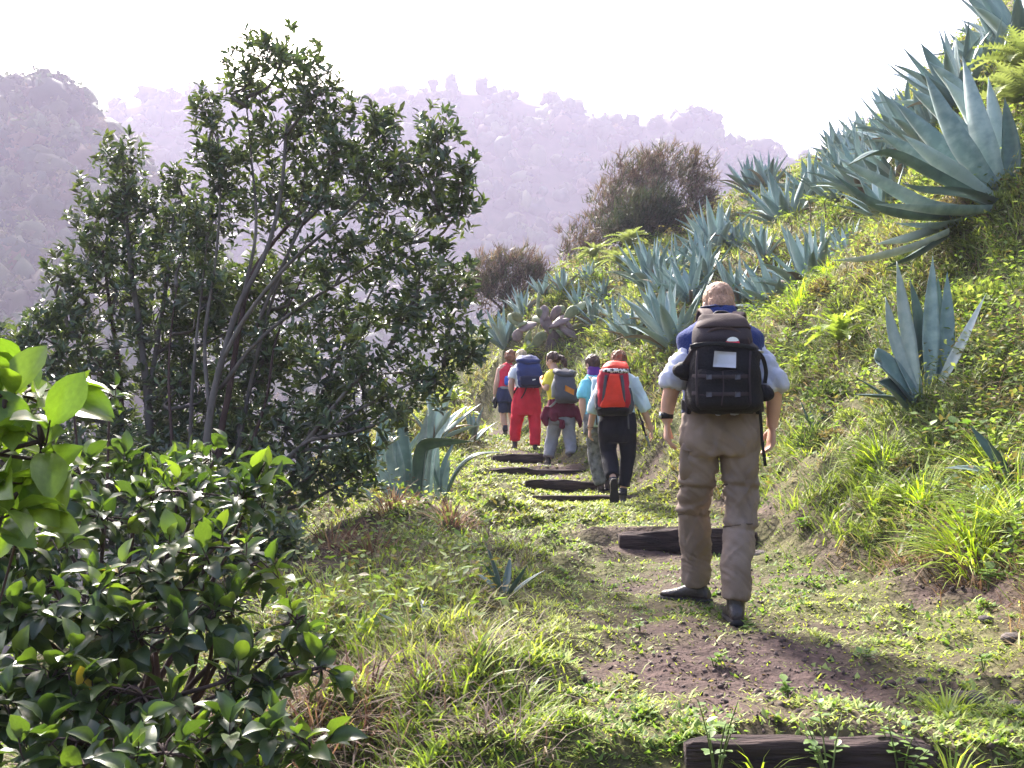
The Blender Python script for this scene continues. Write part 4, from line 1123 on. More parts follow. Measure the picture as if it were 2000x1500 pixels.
def tree(name, label, base, trunks, clumps, Y0, seed, per, leafL=(.07, .115), parts=300, mats=None, group=None, pal=None, nl=7):
    r = np.random.default_rng(seed)
    e = empty(name, base, label, 'tree', group)
    base = np.asarray(base)
    poly = []
    for pts, r0, r1, mt in trunks:
        Q = np.array([at(a, b_, Y0 + d) if len(q_) == 3 else q_ for q_ in pts for a, b_, d in [q_]]) - base
        V, F = limb(Q, np.linspace(r0, r1, len(Q)), n=10, sub=5)
        V = V + .012 * r0 / .06 * norm(V - V.mean(0)) * noise(V * 9, seed)[:, None]
        obj('trunk', V, F, mt, e)
        C_ = catmull(Q, 6); poly.append(C_)
    allp = np.vstack(poly)
    tw = []; P_all, D_all = [], []
    for cx, cyp, rx, ry, dd in clumps:
        c = at(cx, cyp, Y0 + dd) - base
        sx, sz = rx / 1900 * Y0, ry / 1900 * Y0; sy = .5 * (sx + sz)
        # limb to the clump from the nearest lower trunk point
        dist = np.linalg.norm(allp - c, axis=1) + 2.0 * np.clip(allp[:, 2] - c[2] + .25, 0, 9)
        p0 = allp[np.argmin(dist)]
        mid = .5 * (p0 + c) + (r.normal(0, .06), r.normal(0, .06), -.05)
        tw.append(limb([p0, mid, c], [.020, .014, .008], n=6, sub=4))
        n_ = int(per * (rx * ry) / 1e4)
        d = norm(r.normal(size=(n_, 3)))
        q = r.random(n_) ** .42
        # holes and lobes in the crown
        hole = noise(d * 2.3 + c * 3.1, seed + 2)
        keep = hole > -.55
        d, q = d[keep], q[keep] * (1 + .22 * noise(d[keep] * 2.0 + c * 5, seed + 5))
        pos = c + d * q[:, None] * (sx, sy, sz)
        sh = norm(.5 * d + np.array((0, 0, .8)) + .35 * r.normal(size=d.shape))
        pos = pos + (r.random((len(pos), 1)) ** 4) * np.array((0, 0, .22)) * sz / .4
        P_all.append(pos); D_all.append(sh)
        for i in range(0, len(pos), 6):
            m1 = .5 * (c + pos[i]) + r.normal(0, .03, 3)
            tw.append(limb([c + .12 * (pos[i] - c), m1, pos[i]], [.006, .0045, .0025], n=4, sub=2, caps=False))
    V, F = merge(tw); obj('branches', V, F, bark_m, e)
    P = np.vstack(P_all); S = np.vstack(D_all); n_ = len(P)
    k = nl
    PP = np.repeat(P, k, axis=0); SS = np.repeat(S, k, axis=0)
    rv = r.normal(size=PP.shape); rv = norm(rv - SS * np.sum(rv * SS, axis=1, keepdims=True))
    D = norm(SS * r.uniform(.3, 1.0, (n_ * k, 1)) + rv)
    PP = PP + SS * (r.uniform(-.07, .02, (n_ * k, 1)))
    X, Yv, Z = frames(D, SS + .25 * r.normal(size=SS.shape))
    Ls = r.uniform(*leafL, n_ * k)
    pal = np.array(pal if pal is not None else [(.06, .09, .05), (.08, .115, .06), (.10, .135, .065), (.13, .16, .07), (.075, .09, .065)])
    c = np.repeat(pal[r.integers(0, len(pal), n_)], k, axis=0) * r.uniform(.7, 1.35, (n_ * k, 1))
    # the leaves that show largest: nearest the camera side
    sc = (PP + base)[:, 1] - .35 * np.random.default_rng(1).random(len(PP))
    order = np.argsort(sc)
    near, rest = order[:parts], order[parts:]
    crown = bpy.data.objects.new('crown', None); COL.objects.link(crown); crown.parent = e
    V, F, cc = stamp(lv, lf, PP[rest], X[rest], Yv[rest], Z[rest], Ls[rest] * .36, Ls[rest], Ls[rest], c[rest])
    o = obj('leaves', V, F, laurel_m, crown, cols=cc); o['kind'] = 'stuff'
    for i in near:
        o = link('leaf', LEAF1, parent=crown)
        o.matrix_basis = frame_matrix(PP[i], X[i], Yv[i], Z[i], Ls[i] * .36, Ls[i], Ls[i])
    return e

TY = 8.6
b0 = np.array((at(412, 900, TY)[0], TY, 0)); b0[2] = hz(b0[0], b0[1])
def root(px, dY): 
    x = (px - 1000) / 1900 * (TY + dY); return None
main_trunks = [
    ([(395, 1010, 0), (402, 880, 0), (415, 780, 0), (440, 680, 0), (470, 590, 0), (520, 490, 0), (548, 380, .05), (560, 240, .1)], 0.041, 0.013, bark_m),
    ([(420, 1010, .1), (428, 870, .1), (450, 750, .1), (468, 640, .1), (500, 520, .2), (600, 400, .3), (690, 300, .3)], 0.036, 0.011, bark2_m),
    ([(436, 700, 0), (480, 620, -.1), (560, 520, -.2), (650, 440, -.25), (760, 340, -.3), (850, 290, -.3)], 0.022, 0.007, bark_m),
    ([(430, 760, .1), (500, 670, .0), (600, 590, -.1), (720, 520, -.2), (860, 430, -.2)], 0.020, 0.006, bark_m),
    ([(470, 1020, .0), (560, 900, -.2), (600, 860, -.3), (680, 760, -.4), (750, 690, -.4), (800, 600, -.4)], 0.030, 0.007, bark_m),
    ([(590, 870, -.3), (700, 800, -.4), (800, 750, -.5), (900, 700, -.5)], 0.017, 0.005, bark_m),
    ([(408, 800, 0), (400, 660, .1), (420, 520, .1), (430, 380, .1), (425, 260, .1)], 0.020, 0.007, bark_m),
    ([(480, 900, .0), (520, 780, .0), (540, 660, .1), (600, 520, .2)], 0.017, 0.006, bark2_m),
    ([(440, 1000, .2), (470, 850, .2), (500, 700, .2), (540, 560, .2), (580, 440, .2), (600, 300, .2)], .024, .007, bark_m),
    ([(380, 1000, .1), (372, 850, .1), (380, 700, .2), (395, 560, .2), (410, 430, .2)], .022, .007, bark_m),
    ([(540, 1000, .0), (600, 860, .0), (640, 740, .0), (700, 620, -.1), (760, 500, -.1)], .022, .006, bark_m),
    ([(350, 1000, .2), (335, 850, .2), (330, 700, .3), (345, 560, .3)], .020, .006, bark2_m),
    ([(500, 640, .1), (560, 500, .1), (620, 380, .1), (660, 290, .1)], .018, .006, bark_m),
    ([(470, 600, .0), (500, 450, .0), (490, 300, .1), (480, 190, .1)], .018, .006, bark_m),
]
main_clumps = [(550, 120, 95, 70, .1), (480, 170, 60, 60, .2), (620, 190, 80, 60, 0), (415, 250, 50, 80, .1), (440, 330, 75, 75, .2), (560, 270, 100, 70, .3), (660, 280, 90, 70, 0), (735, 240, 55, 55, .1), (735, 320, 80, 60, -.2), (855, 270, 48, 75, -.2),
               (830, 350, 95, 60, -.3), (905, 360, 48, 60, -.3), (760, 420, 100, 70, -.2), (890, 420, 55, 40, -.3), (640, 390, 110, 70, .2), (530, 390, 90, 80, .4), (420, 420, 70, 80, .3), (690, 510, 110, 70, -.1), (820, 520, 90, 60, -.3), (880, 560, 60, 60, -.3),
               (560, 560, 110, 80, .5), (780, 620, 110, 70, -.4), (880, 660, 70, 60, -.5), (920, 690, 40, 40, -.5), (660, 640, 110, 80, .1), (520, 690, 90, 80, .4), (740, 730, 110, 70, -.3), (850, 740, 75, 50, -.5), (640, 760, 100, 70, -.1), (420, 560, 80, 90, .4),
               (560, 830, 100, 70, .1), (690, 830, 100, 60, -.3), (790, 800, 75, 45, -.5), (480, 800, 80, 80, .5), (620, 920, 110, 70, -.2), (520, 960, 110, 80, .0), (690, 930, 60, 60, -.2), (370, 480, 60, 80, .4), (380, 620, 80, 80, .9), (460, 640, 80, 90, .9), (350, 760, 90, 80, .8), (480, 560, 80, 80, .9), (430, 760, 80, 80, .9), (560, 700, 90, 80, .8), (330, 860, 100, 70, .8), (450, 880, 90, 70, .8)]
tree('laurel_tree', 'tall evergreen laurel with grey stems and glossy leaves left of the trail', b0, main_trunks, main_clumps, TY, 81, 145)
TY2 = 9.3
b1 = np.array((at(285, 860, TY2)[0], TY2, 0)); b1[2] = hz(b1[0], b1[1])
tr2 = [([(300, 1020, 0), (290, 800, 0), (282, 720, 0), (270, 620, 0), (255, 520, 0), (245, 400, 0), (240, 320, 0)], .045, .012, bark_m),
       ([(240, 1020, .1), (236, 800, .1), (230, 700, .1), (215, 600, .1), (200, 480, .1)], .038, .012, bark2_m),
       ([(290, 780, 0), (310, 650, .1), (330, 520, .1), (340, 400, .1)], .028, .009, bark_m),
       ([(235, 790, .1), (180, 680, 0), (130, 600, 0), (100, 560, 0)], .028, .009, bark_m)]
cl2 = [(240, 315, 48, 60, 0), (215, 380, 65, 55, 0), (265, 400, 45, 45, 0), (185, 440, 60, 50, 0), (345, 350, 40, 40, .1), (335, 420, 70, 70, .2), (250, 480, 80, 60, .1), (170, 510, 60, 60, -.1), (120, 540, 40, 55, 0), (340, 520, 80, 80, .3), (230, 570, 100, 70, 0),
       (130, 610, 65, 60, -.1), (70, 650, 60, 60, -.2), (170, 680, 90, 60, -.1), (300, 640, 100, 80, .3), (60, 720, 80, 60, -.2), (180, 760, 110, 70, 0), (330, 740, 80, 80, .4), (20, 680, 40, 60, 0), (60, 820, 110, 80, -.1), (220, 850, 120, 70, .1), (380, 850, 100, 70, .4), (-40, 760, 80, 110, 0), (380, 640, 60, 80, .5), (60, 900, 120, 70, -.3), (200, 920, 120, 70, -.4), (330, 930, 110, 70, -.4), (430, 950, 90, 70, -.3), (120, 990, 140, 70, -.5), (300, 1010, 140, 70, -.5), (440, 870, 60, 60, .2)]
tree('laurel_tree', 'lower bushy laurel with a pointed crown against the hazy hill', b1, tr2, cl2, TY2, 82, 150)

TY3 = 6.6
b2 = np.array((at(330, 1100, TY3)[0], TY3, 0)); b2[2] = hz(b2[0], b2[1])
tree('laurel_shrub', 'dark leafy undergrowth shrub between the laurels and the oval leaved shrub', b2, [([(330, 1250, 0), (320, 1120, 0), (300, 1000, 0), (260, 930, 0)], .02, .006, bark2_m), ([(335, 1250, 0), (380, 1120, 0), (440, 1040, 0), (520, 1020, 0)], .02, .006, bark2_m)],
     [(-30, 1000, 100, 90, 0), (-30, 880, 90, 80, .1), (40, 1140, 110, 80, -.2), (40, 940, 110, 70, 0), (180, 950, 120, 70, .1), (330, 960, 110, 70, .1), (460, 1000, 90, 60, 0), (100, 1060, 120, 80, -.1), (280, 1070, 120, 80, -.1), (430, 1090, 100, 70, -.2), (560, 1050, 70, 50, -.1), (540, 1120, 70, 50, -.2)], TY3, 83, 105, parts=120)['category'] = 'shrub'
# ------------------------------------------------------------------ heath bushes on the slope skyline
heath_m = leaf_mat('heath_needles', attr=True, trans=.25, rough=.6, tcol=(1.3, 1.1, .7), spec=.3)
heath_bark = solid_mat('heath_bark', (.10, .07, .065), rough=.9, bump=.3)
def heath(px, Y, label, clumps, seed, n, pal, cat='bush'):
    r = np.random.default_rng(seed); p = on(px, Y); p[2] -= .1
    e = empty('heath_bush', p, label, cat, 'dark heath bushes at the top of the slope')
    PP, DD, tw = [], [], []
    for cx, cyp, rx, ry, dd in clumps:
        c = at(cx, cyp, Y + dd) - p
        s = np.array((rx, .5 * (rx + ry), ry)) / 1900 * Y
        tw.append(limb([(r.normal(0, .1), r.normal(0, .1), 0), c * (.4, .4, .5), c], [.05, .03, .012], n=6, sub=3))
        k = int(n * rx * ry / 2500)
        d = norm(r.normal(size=(k, 3))); q = r.random(k) ** .4 * (1 + .45 * noise(d * 2.6 + c, seed))
        pos = c + d * q[:, None] * s
        for i in range(0, k, 40):
            tw.append(limb([c, pos[i]], [.010, .004], n=4, sub=1, caps=False))
        PP.append(pos); DD.append(norm(.35 * d + (.25, 0, .9) + .3 * r.normal(size=d.shape)))
    V, F = merge(tw); obj('stem', V, F, heath_bark, e)
    P = np.vstack(PP); S = np.vstack(DD); k = 7
    P2 = np.repeat(P, k, axis=0) + .05 * r.normal(size=(len(P) * k, 3)); S2 = norm(np.repeat(S, k, axis=0) + .45 * r.normal(size=(len(P) * k, 3)))
    X, Yv, Z = frames(S2)
    Ls = r.uniform(.12, .34, len(P2))
    c = np.repeat(np.array(pal)[r.integers(0, len(pal), len(P))], k, axis=0) * r.uniform(.6, 1.4, (len(P2), 1))
    tv = np.array([(-.5, 0, 0), (.5, 0, 0), (0, 1, .1)]); tf = np.array([(0, 1, 2)])
    V, F, cc = stamp(tv, tf, P2, X, Yv, Z, Ls * .10, Ls, Ls, cc if False else c)
    o = obj('foliage', V, F, heath_m, e, smooth=False, cols=cc); o['kind'] = 'stuff'
hp = [(.11, .08, .075), (.14, .105, .09), (.08, .088, .05), (.16, .13, .10), (.07, .085, .045)]
hg = [(.03, .055, .025), (.05, .07, .03), (.06, .06, .035)]
heath(1290, 26.2, 'large brownish purple heath bush on the slope skyline', [(1240, 340, 60, 45, 0), (1300, 320, 60, 40, .3), (1360, 340, 45, 45, .2), (1285, 390, 80, 55, -.2), (1370, 390, 40, 40, 0), (1200, 390, 50, 45, 0), (1330, 440, 70, 35, 0), (1230, 440, 70, 40, -.2)], 91, 215, hp)
heath(1215, 25.4, 'dark green bush in front of the large purple heath bush', [(1250, 420, 55, 45, -.5), (1220, 450, 55, 35, -.5), (1290, 410, 40, 40, -.5)], 92, 280, hg)
heath(1150, 26.6, 'sparse brown bush left of the large purple heath bush', [(1170, 440, 35, 40, 0), (1130, 470, 40, 35, 0), (1165, 490, 45, 30, 0), (1110, 500, 25, 20, 0)], 93, 170, hp)
heath(990, 24.5, 'low rounded purple heath bush above the prickly pear', [(960, 530, 45, 40, 0), (1010, 520, 50, 40, .2), (1045, 540, 35, 35, 0), (985, 570, 70, 40, 0), (930, 560, 35, 45, 0)], 94, 210, hp)

# ------------------------------------------------------------------ evergreen shrub in the left foreground
shrub_m = leaf_mat('shrub_leaves', attr=True, trans=.40, rough=.38, tcol=(1.45, 1.7, .35), spec=.6)
shrub1_m = leaf_mat('shrub_leaf', (.036, .060, .026), (.09, .125, .038), trans=.34, rough=.36, tcol=(1.45, 1.7, .35), spec=.6)
twig_m = solid_mat('shrub_twig', (.06, .038, .035), rough=.8, bump=.3)
red_m = solid_mat('leaf_stalk', (.14, .035, .03), rough=.6, bump=0)
sv, sf = [], []
for i in range(7):
    t = i / 6
    wv = (math.sin(math.pi * min(1, t ** .85)) ** .8) * .5
    zz = .10 * math.sin(t * 2.2) - .30 * t * t
    for s in (-1, -.5, 0, .5, 1):
        sv.append((s * wv, t, zz + .10 * abs(s) * wv * 2 + (.012 if i % 2 else -.012) * abs(s)))
for i in range(6):
    for k in range(4):
        sf.append((i * 5 + k, i * 5 + k + 1, i * 5 + k + 6, i * 5 + k + 5))
sv = np.array(sv); sf = np.array(sf)
SLEAF = make_mesh('leaf', sv, sf); SLEAF.materials.append(shrub1_m)
broad_m = leaf_mat('broad_leaf', (.095, .155, .03), (.16, .225, .042), trans=.45, rough=.34, tcol=(1.2, 1.35, .35), spec=.5)
bv = sv.copy(); bv[:, 0] *= .62 + .62 * np.clip(bv[:, 1], 0, 1)
BLEAF = make_mesh('leaf', bv, sf); BLEAF.materials.append(broad_m)
def shrub(label, base, clumps, seed, per, leafL, parts, nodes=4, spread=(.35, 1.1), name='evergreen_shrub', width=.5, stemk=1.0, mat1=None):
    """clumps: (px, py, rx, ry, Y)"""
    r = np.random.default_rng(seed); base = np.asarray(base, float)
    e = empty(name, base, label, 'shrub')
    PP, DD, SS, tw = [], [], [], []
    stalks = []
    for cx, cyp, rx, ry, Y in clumps:
        c = at(cx, cyp, Y) - base
        s = np.array((rx, .55 * (rx + ry), ry)) / 1900 * Y
        mid = c * (.45, .5, .5) + r.normal(0, .05, 3)
        tw.append(limb([np.array((r.normal(0, .08), r.normal(0, .06), -.05)), mid, c], [.013 * stemk, .009 * stemk, .005 * stemk], n=6, sub=4))
        k = max(2, int(per * rx * ry / 1e4))
        d = norm(r.normal(size=(k, 3)) + (0, -.25, .25)); q = r.random(k) ** .33
        pos = c + d * q[:, None] * s
        sh = norm(.55 * d + (0, 0, .55) + .35 * r.normal(size=d.shape))
        for i in range(k):
            st = .5 * (c + pos[i]) + r.normal(0, .02, 3)
            tw.append(limb([c, st, pos[i] - sh[i] * .05, pos[i] + sh[i] * .02], [.004, .0032, .0025, .0015], n=4, sub=2, caps=False))
            u_ = norm(np.cross(sh[i], r.normal(size=3))); w_ = np.cross(sh[i], u_)
            for nd in range(nodes):
                ang = (nd % 2) * math.pi / 2 + r.normal(0, .25)
                for sg in (0, math.pi):
                    rad = u_ * math.cos(ang + sg) + w_ * math.sin(ang + sg)
                    f = nd / max(1, nodes - 1)          # 0 = lowest pair
                    D = norm(rad * (1.05 - .75 * f) + sh[i] * (spread[0] + (spread[1] - spread[0]) * f) * .75 - np.array((0, 0, .55 * (1 - f) + .1)) + .18 * r.normal(size=3))
                    PP.append(pos[i] - sh[i] * .075 * (1 - f)); DD.append(D); SS.append(sh[i])
    V, F = merge(tw); obj('twigs', V, F, twig_m, e)
    PP, DD, SS = np.array(PP), np.array(DD), np.array(SS)
    n_ = len(PP)
    X, Yv, Z = frames(DD, SS + (0, 0, .4) + .25 * r.normal(size=SS.shape))
    Ls = r.uniform(*leafL, n_)
    PP = PP + DD * .006
    pal = np.array([(.036, .060, .026), (.050, .078, .030), (.068, .10, .034), (.11, .145, .04), (.042, .064, .038)])
    c = pal[r.integers(0, 5, n_)] * r.uniform(.75, 1.3, (n_, 1))
    c[r.random(n_) < .004] = (.38, .25, .05)
    wpos = PP + base
    depth = wpos[:, 1]
    vis = np.abs(wpos[:, 0] / depth) < .56
    score = np.where(vis, Ls / depth, 0)
    order = np.argsort(-score)
    near, rest = order[:parts], order[parts:]
    V, F, cc = stamp(sv, sf, PP[rest], X[rest], Yv[rest], Z[rest], Ls[rest] * width, Ls[rest], Ls[rest], c[rest])
    if len(rest):
        o = obj('leaves', V, F, shrub_m, e, cols=cc); o['kind'] = 'stuff'
    for i in near:
        o = link('leaf', BLEAF if mat1 else SLEAF, parent=e); o.matrix_basis = frame_matrix(PP[i], X[i], Yv[i], Z[i], Ls[i] * width, Ls[i], Ls[i])
    return e
sb = np.array((at(250, 1500, 3.3)[0], 3.3, 0)); sb[2] = hz(sb[0], sb[1])
shrub_clumps = [(130, 930, 130, 43, 3.5), (280, 900, 110, 32, 3.6), (420, 890, 100, 29, 3.6), (520, 910, 75, 32, 3.5), (350, 960, 140, 40, 3.4), (480, 970, 90, 32, 3.4), (200, 1010, 130, 43, 3.3), (60, 1060, 90, 58, 3.1), (400, 1070, 110, 36, 3.1), (300, 1120, 130, 50, 3.1), (480, 1110, 80, 29, 3.1), (120, 1180, 130, 58, 2.9), (270, 1240, 130, 50, 2.9), (420, 1200, 100, 43, 3.0), (580, 1210, 65, 29, 2.9), (540, 1270, 80, 32, 2.9), (640, 1300, 50, 29, 2.8), (100, 1330, 120, 65, 2.7), (280, 1360, 140, 58, 2.7), (440, 1330, 100, 43, 2.8), (460, 1430, 110, 43, 2.6), (600, 1430, 70, 36, 2.6), (150, 1450, 150, 50, 2.5), (320, 1470, 140, 43, 2.5), (30, 1200, 60, 65, 2.9), (60, 960, 70, 43, 3.4), (-40, 1100, 70, 115, 3.0), (-40, 1380, 80, 86, 2.6)]
shrub('dense evergreen shrub with oval glossy leaves on reddish stalks', sb, shrub_clumps, 95, 17, (.058, .102), 300, width=.54)
sb2 = np.array((at(-420, 1300, 1.5)[0], 1.6, 0)); sb2[2] = hz(sb2[0], sb2[1])
shrub('shrub sprig with large blunt yellow green leaves at the left edge', sb2, [(15, 800, 40, 60, 1.45), (85, 860, 45, 40, 1.45), (20, 920, 35, 40, 1.4), (10, 990, 40, 30, 1.4), (60, 760, 40, 30, 1.5)], 96, 8, (.066, .098), 260, nodes=3, name='broadleaf_shrub', width=.6, stemk=.35, mat1=broad_m)
sb3 = np.array((at(190, 900, 4.4)[0], 4.4, 0)); sb3[2] = hz(sb3[0], sb3[1])
shrub('thin twig with a few curved leaves rising behind the big leaf sprig', sb3, [(215, 770, 45, 20, 4.4), (140, 760, 30, 20, 4.4)], 97, 40, (.06, .085), 60, nodes=3, name='leafy_twig')
# ------------------------------------------------------------------ people
def cloth(name, col, **k):
    k.setdefault('rough', .88); k.setdefault('var', .14); k.setdefault('scale', 6); k.setdefault('bump', .25); k.setdefault('bscale', 220); k.setdefault('sheen', .0); k.setdefault('spec', .2)
    return solid_mat(name, col, **k)
skin_m = solid_mat('skin', (.50, .29, .22), rough=.55, var=.10, scale=9, bump=.08, bscale=90, spec=.35)
skin_m.node_tree.nodes['Principled BSDF'].inputs['Subsurface Weight'].default_value = .12
skin_m.node_tree.nodes['Principled BSDF'].inputs['Subsurface Radius'].default_value = (.02, .008, .005)
skin_m.node_tree.nodes['Principled BSDF'].inputs['Subsurface Scale'].default_value = .5
khaki_d = cloth('khaki_seam', (.11, .08, .066)); khaki = cloth('khaki_trousers', (.205, .155, .13)); navy = cloth('navy_fleece', (.020, .036, .15), bump=.5, bscale=120, sheen=.08)
lilac = cloth('pale_shirt', (.50, .51, .63)); paleblue = cloth('pale_blue_shirt', (.50, .60, .66)); black = cloth('black_trousers', (.010, .011, .018))
cyan = cloth('cyan_shirt', (.18, .52, .66)); purple = cloth('purple_scarf', (.10, .03, .20)); camo = cloth('grey_trousers_mottled', (.13, .13, .14), var=.5, scale=14)
yellow = cloth('yellow_shirt', (.72, .60, .07)); greytr = cloth('grey_trousers', (.22, .215, .25)); maroon = cloth('maroon_jacket', (.11, .014, .03))
redtr = cloth('red_trousers', (.52, .022, .045)); white = cloth('white_shirt', (.72, .72, .76)); redv = cloth('red_vest', (.60, .03, .06)); shorts_m = cloth('navy_shorts', (.022, .030, .075))
leather = solid_mat('boot_leather', (.030, .022, .024), rough=.42, var=.3, bump=.3, bscale=60, spec=.5); brownboot = solid_mat('boot_suede', (.045, .032, .030), rough=.8, bump=.3); rubber = solid_mat('sole_rubber', (.018, .016, .018), rough=.8, bump=.5, bscale=40); sock = cloth('sock', (.03, .03, .04))
hair_grey = solid_mat('hair_sandy', (.44, .26, .18), rough=.6, var=.3, scale=40, bump=.9, bscale=160, stretch=(1, 1, .35)); hair_auburn = solid_mat('hair_auburn', (.19, .075, .035), rough=.45, var=.5, scale=30, bump=1, bscale=90, stretch=(1, 1, .3))
hair_brown = solid_mat('hair_brown', (.065, .03, .022), rough=.42, var=.5, scale=30, bump=1, bscale=90, stretch=(1, 1, .3)); hair_blond = solid_mat('hair_blond', (.58, .43, .26), rough=.45, var=.45, scale=28, bump=1, bscale=80, stretch=(1, 1, .3))
p_lid = cloth('pack_lid', (.055, .038, .038), rough=.85); p_black = cloth('pack_black', (.010, .009, .012), bump=.5, bscale=90, rough=.7); p_brown = cloth('pack_brown', (.080, .052, .050), rough=.75); p_dark = cloth('pack_dark_brown', (.045, .034, .040), rough=.75); web = cloth('webbing', (.014, .013, .015), rough=.6)
p_red = cloth('pack_red', (.72, .045, .022), rough=.6); p_redd = cloth('pack_red_dark', (.40, .02, .04), rough=.6); p_grey = cloth('pack_grey', (.075, .072, .088), rough=.7); p_lgrey = cloth('pack_light_grey', (.20, .20, .21), rough=.7)
p_navy = cloth('pack_navy', (.022, .035, .13), rough=.65); p_navyd = cloth('pack_navy_dark', (.012, .016, .05), rough=.65); p_orange = cloth('pack_orange', (.55, .19, .03), rough=.7); p_pale = cloth('pack_pale', (.36, .46, .56), rough=.7)
plast_w = solid_mat('card_white', (.42, .42, .50), rough=.35, var=.15, bump=0, spec=.5); logo_w = solid_mat('print_white', (.8, .8, .8), rough=.6, bump=0, var=.05); logo_r = solid_mat('print_red', (.65, .03, .06), rough=.6, bump=0, var=.05)
metal = solid_mat('metal', (.5, .5, .52), rough=.35, bump=0); metal.node_tree.nodes['Principled BSDF'].inputs['Metallic'].default_value = .9
m, N, L, b = new_mat('printed_band')
vo = N.new('ShaderNodeTexNoise'); vo.inputs['Scale'].default_value = 38; tc = N.new('ShaderNodeTexCoord'); L.new(tc.outputs['Object'], vo.inputs['Vector'])
cr = N.new('ShaderNodeValToRGB'); cr.color_ramp.interpolation = 'CONSTANT'; cr.color_ramp.elements[0].color = (.02, .02, .03, 1); cr.color_ramp.elements[1].color = (.75, .72, .75, 1); cr.color_ramp.elements[1].position = .5
L.new(vo.outputs['Fac'], cr.inputs[0]); L.new(cr.outputs[0], b.inputs['Base Color']); b.inputs['Roughness'].default_value = .7
print_m = m

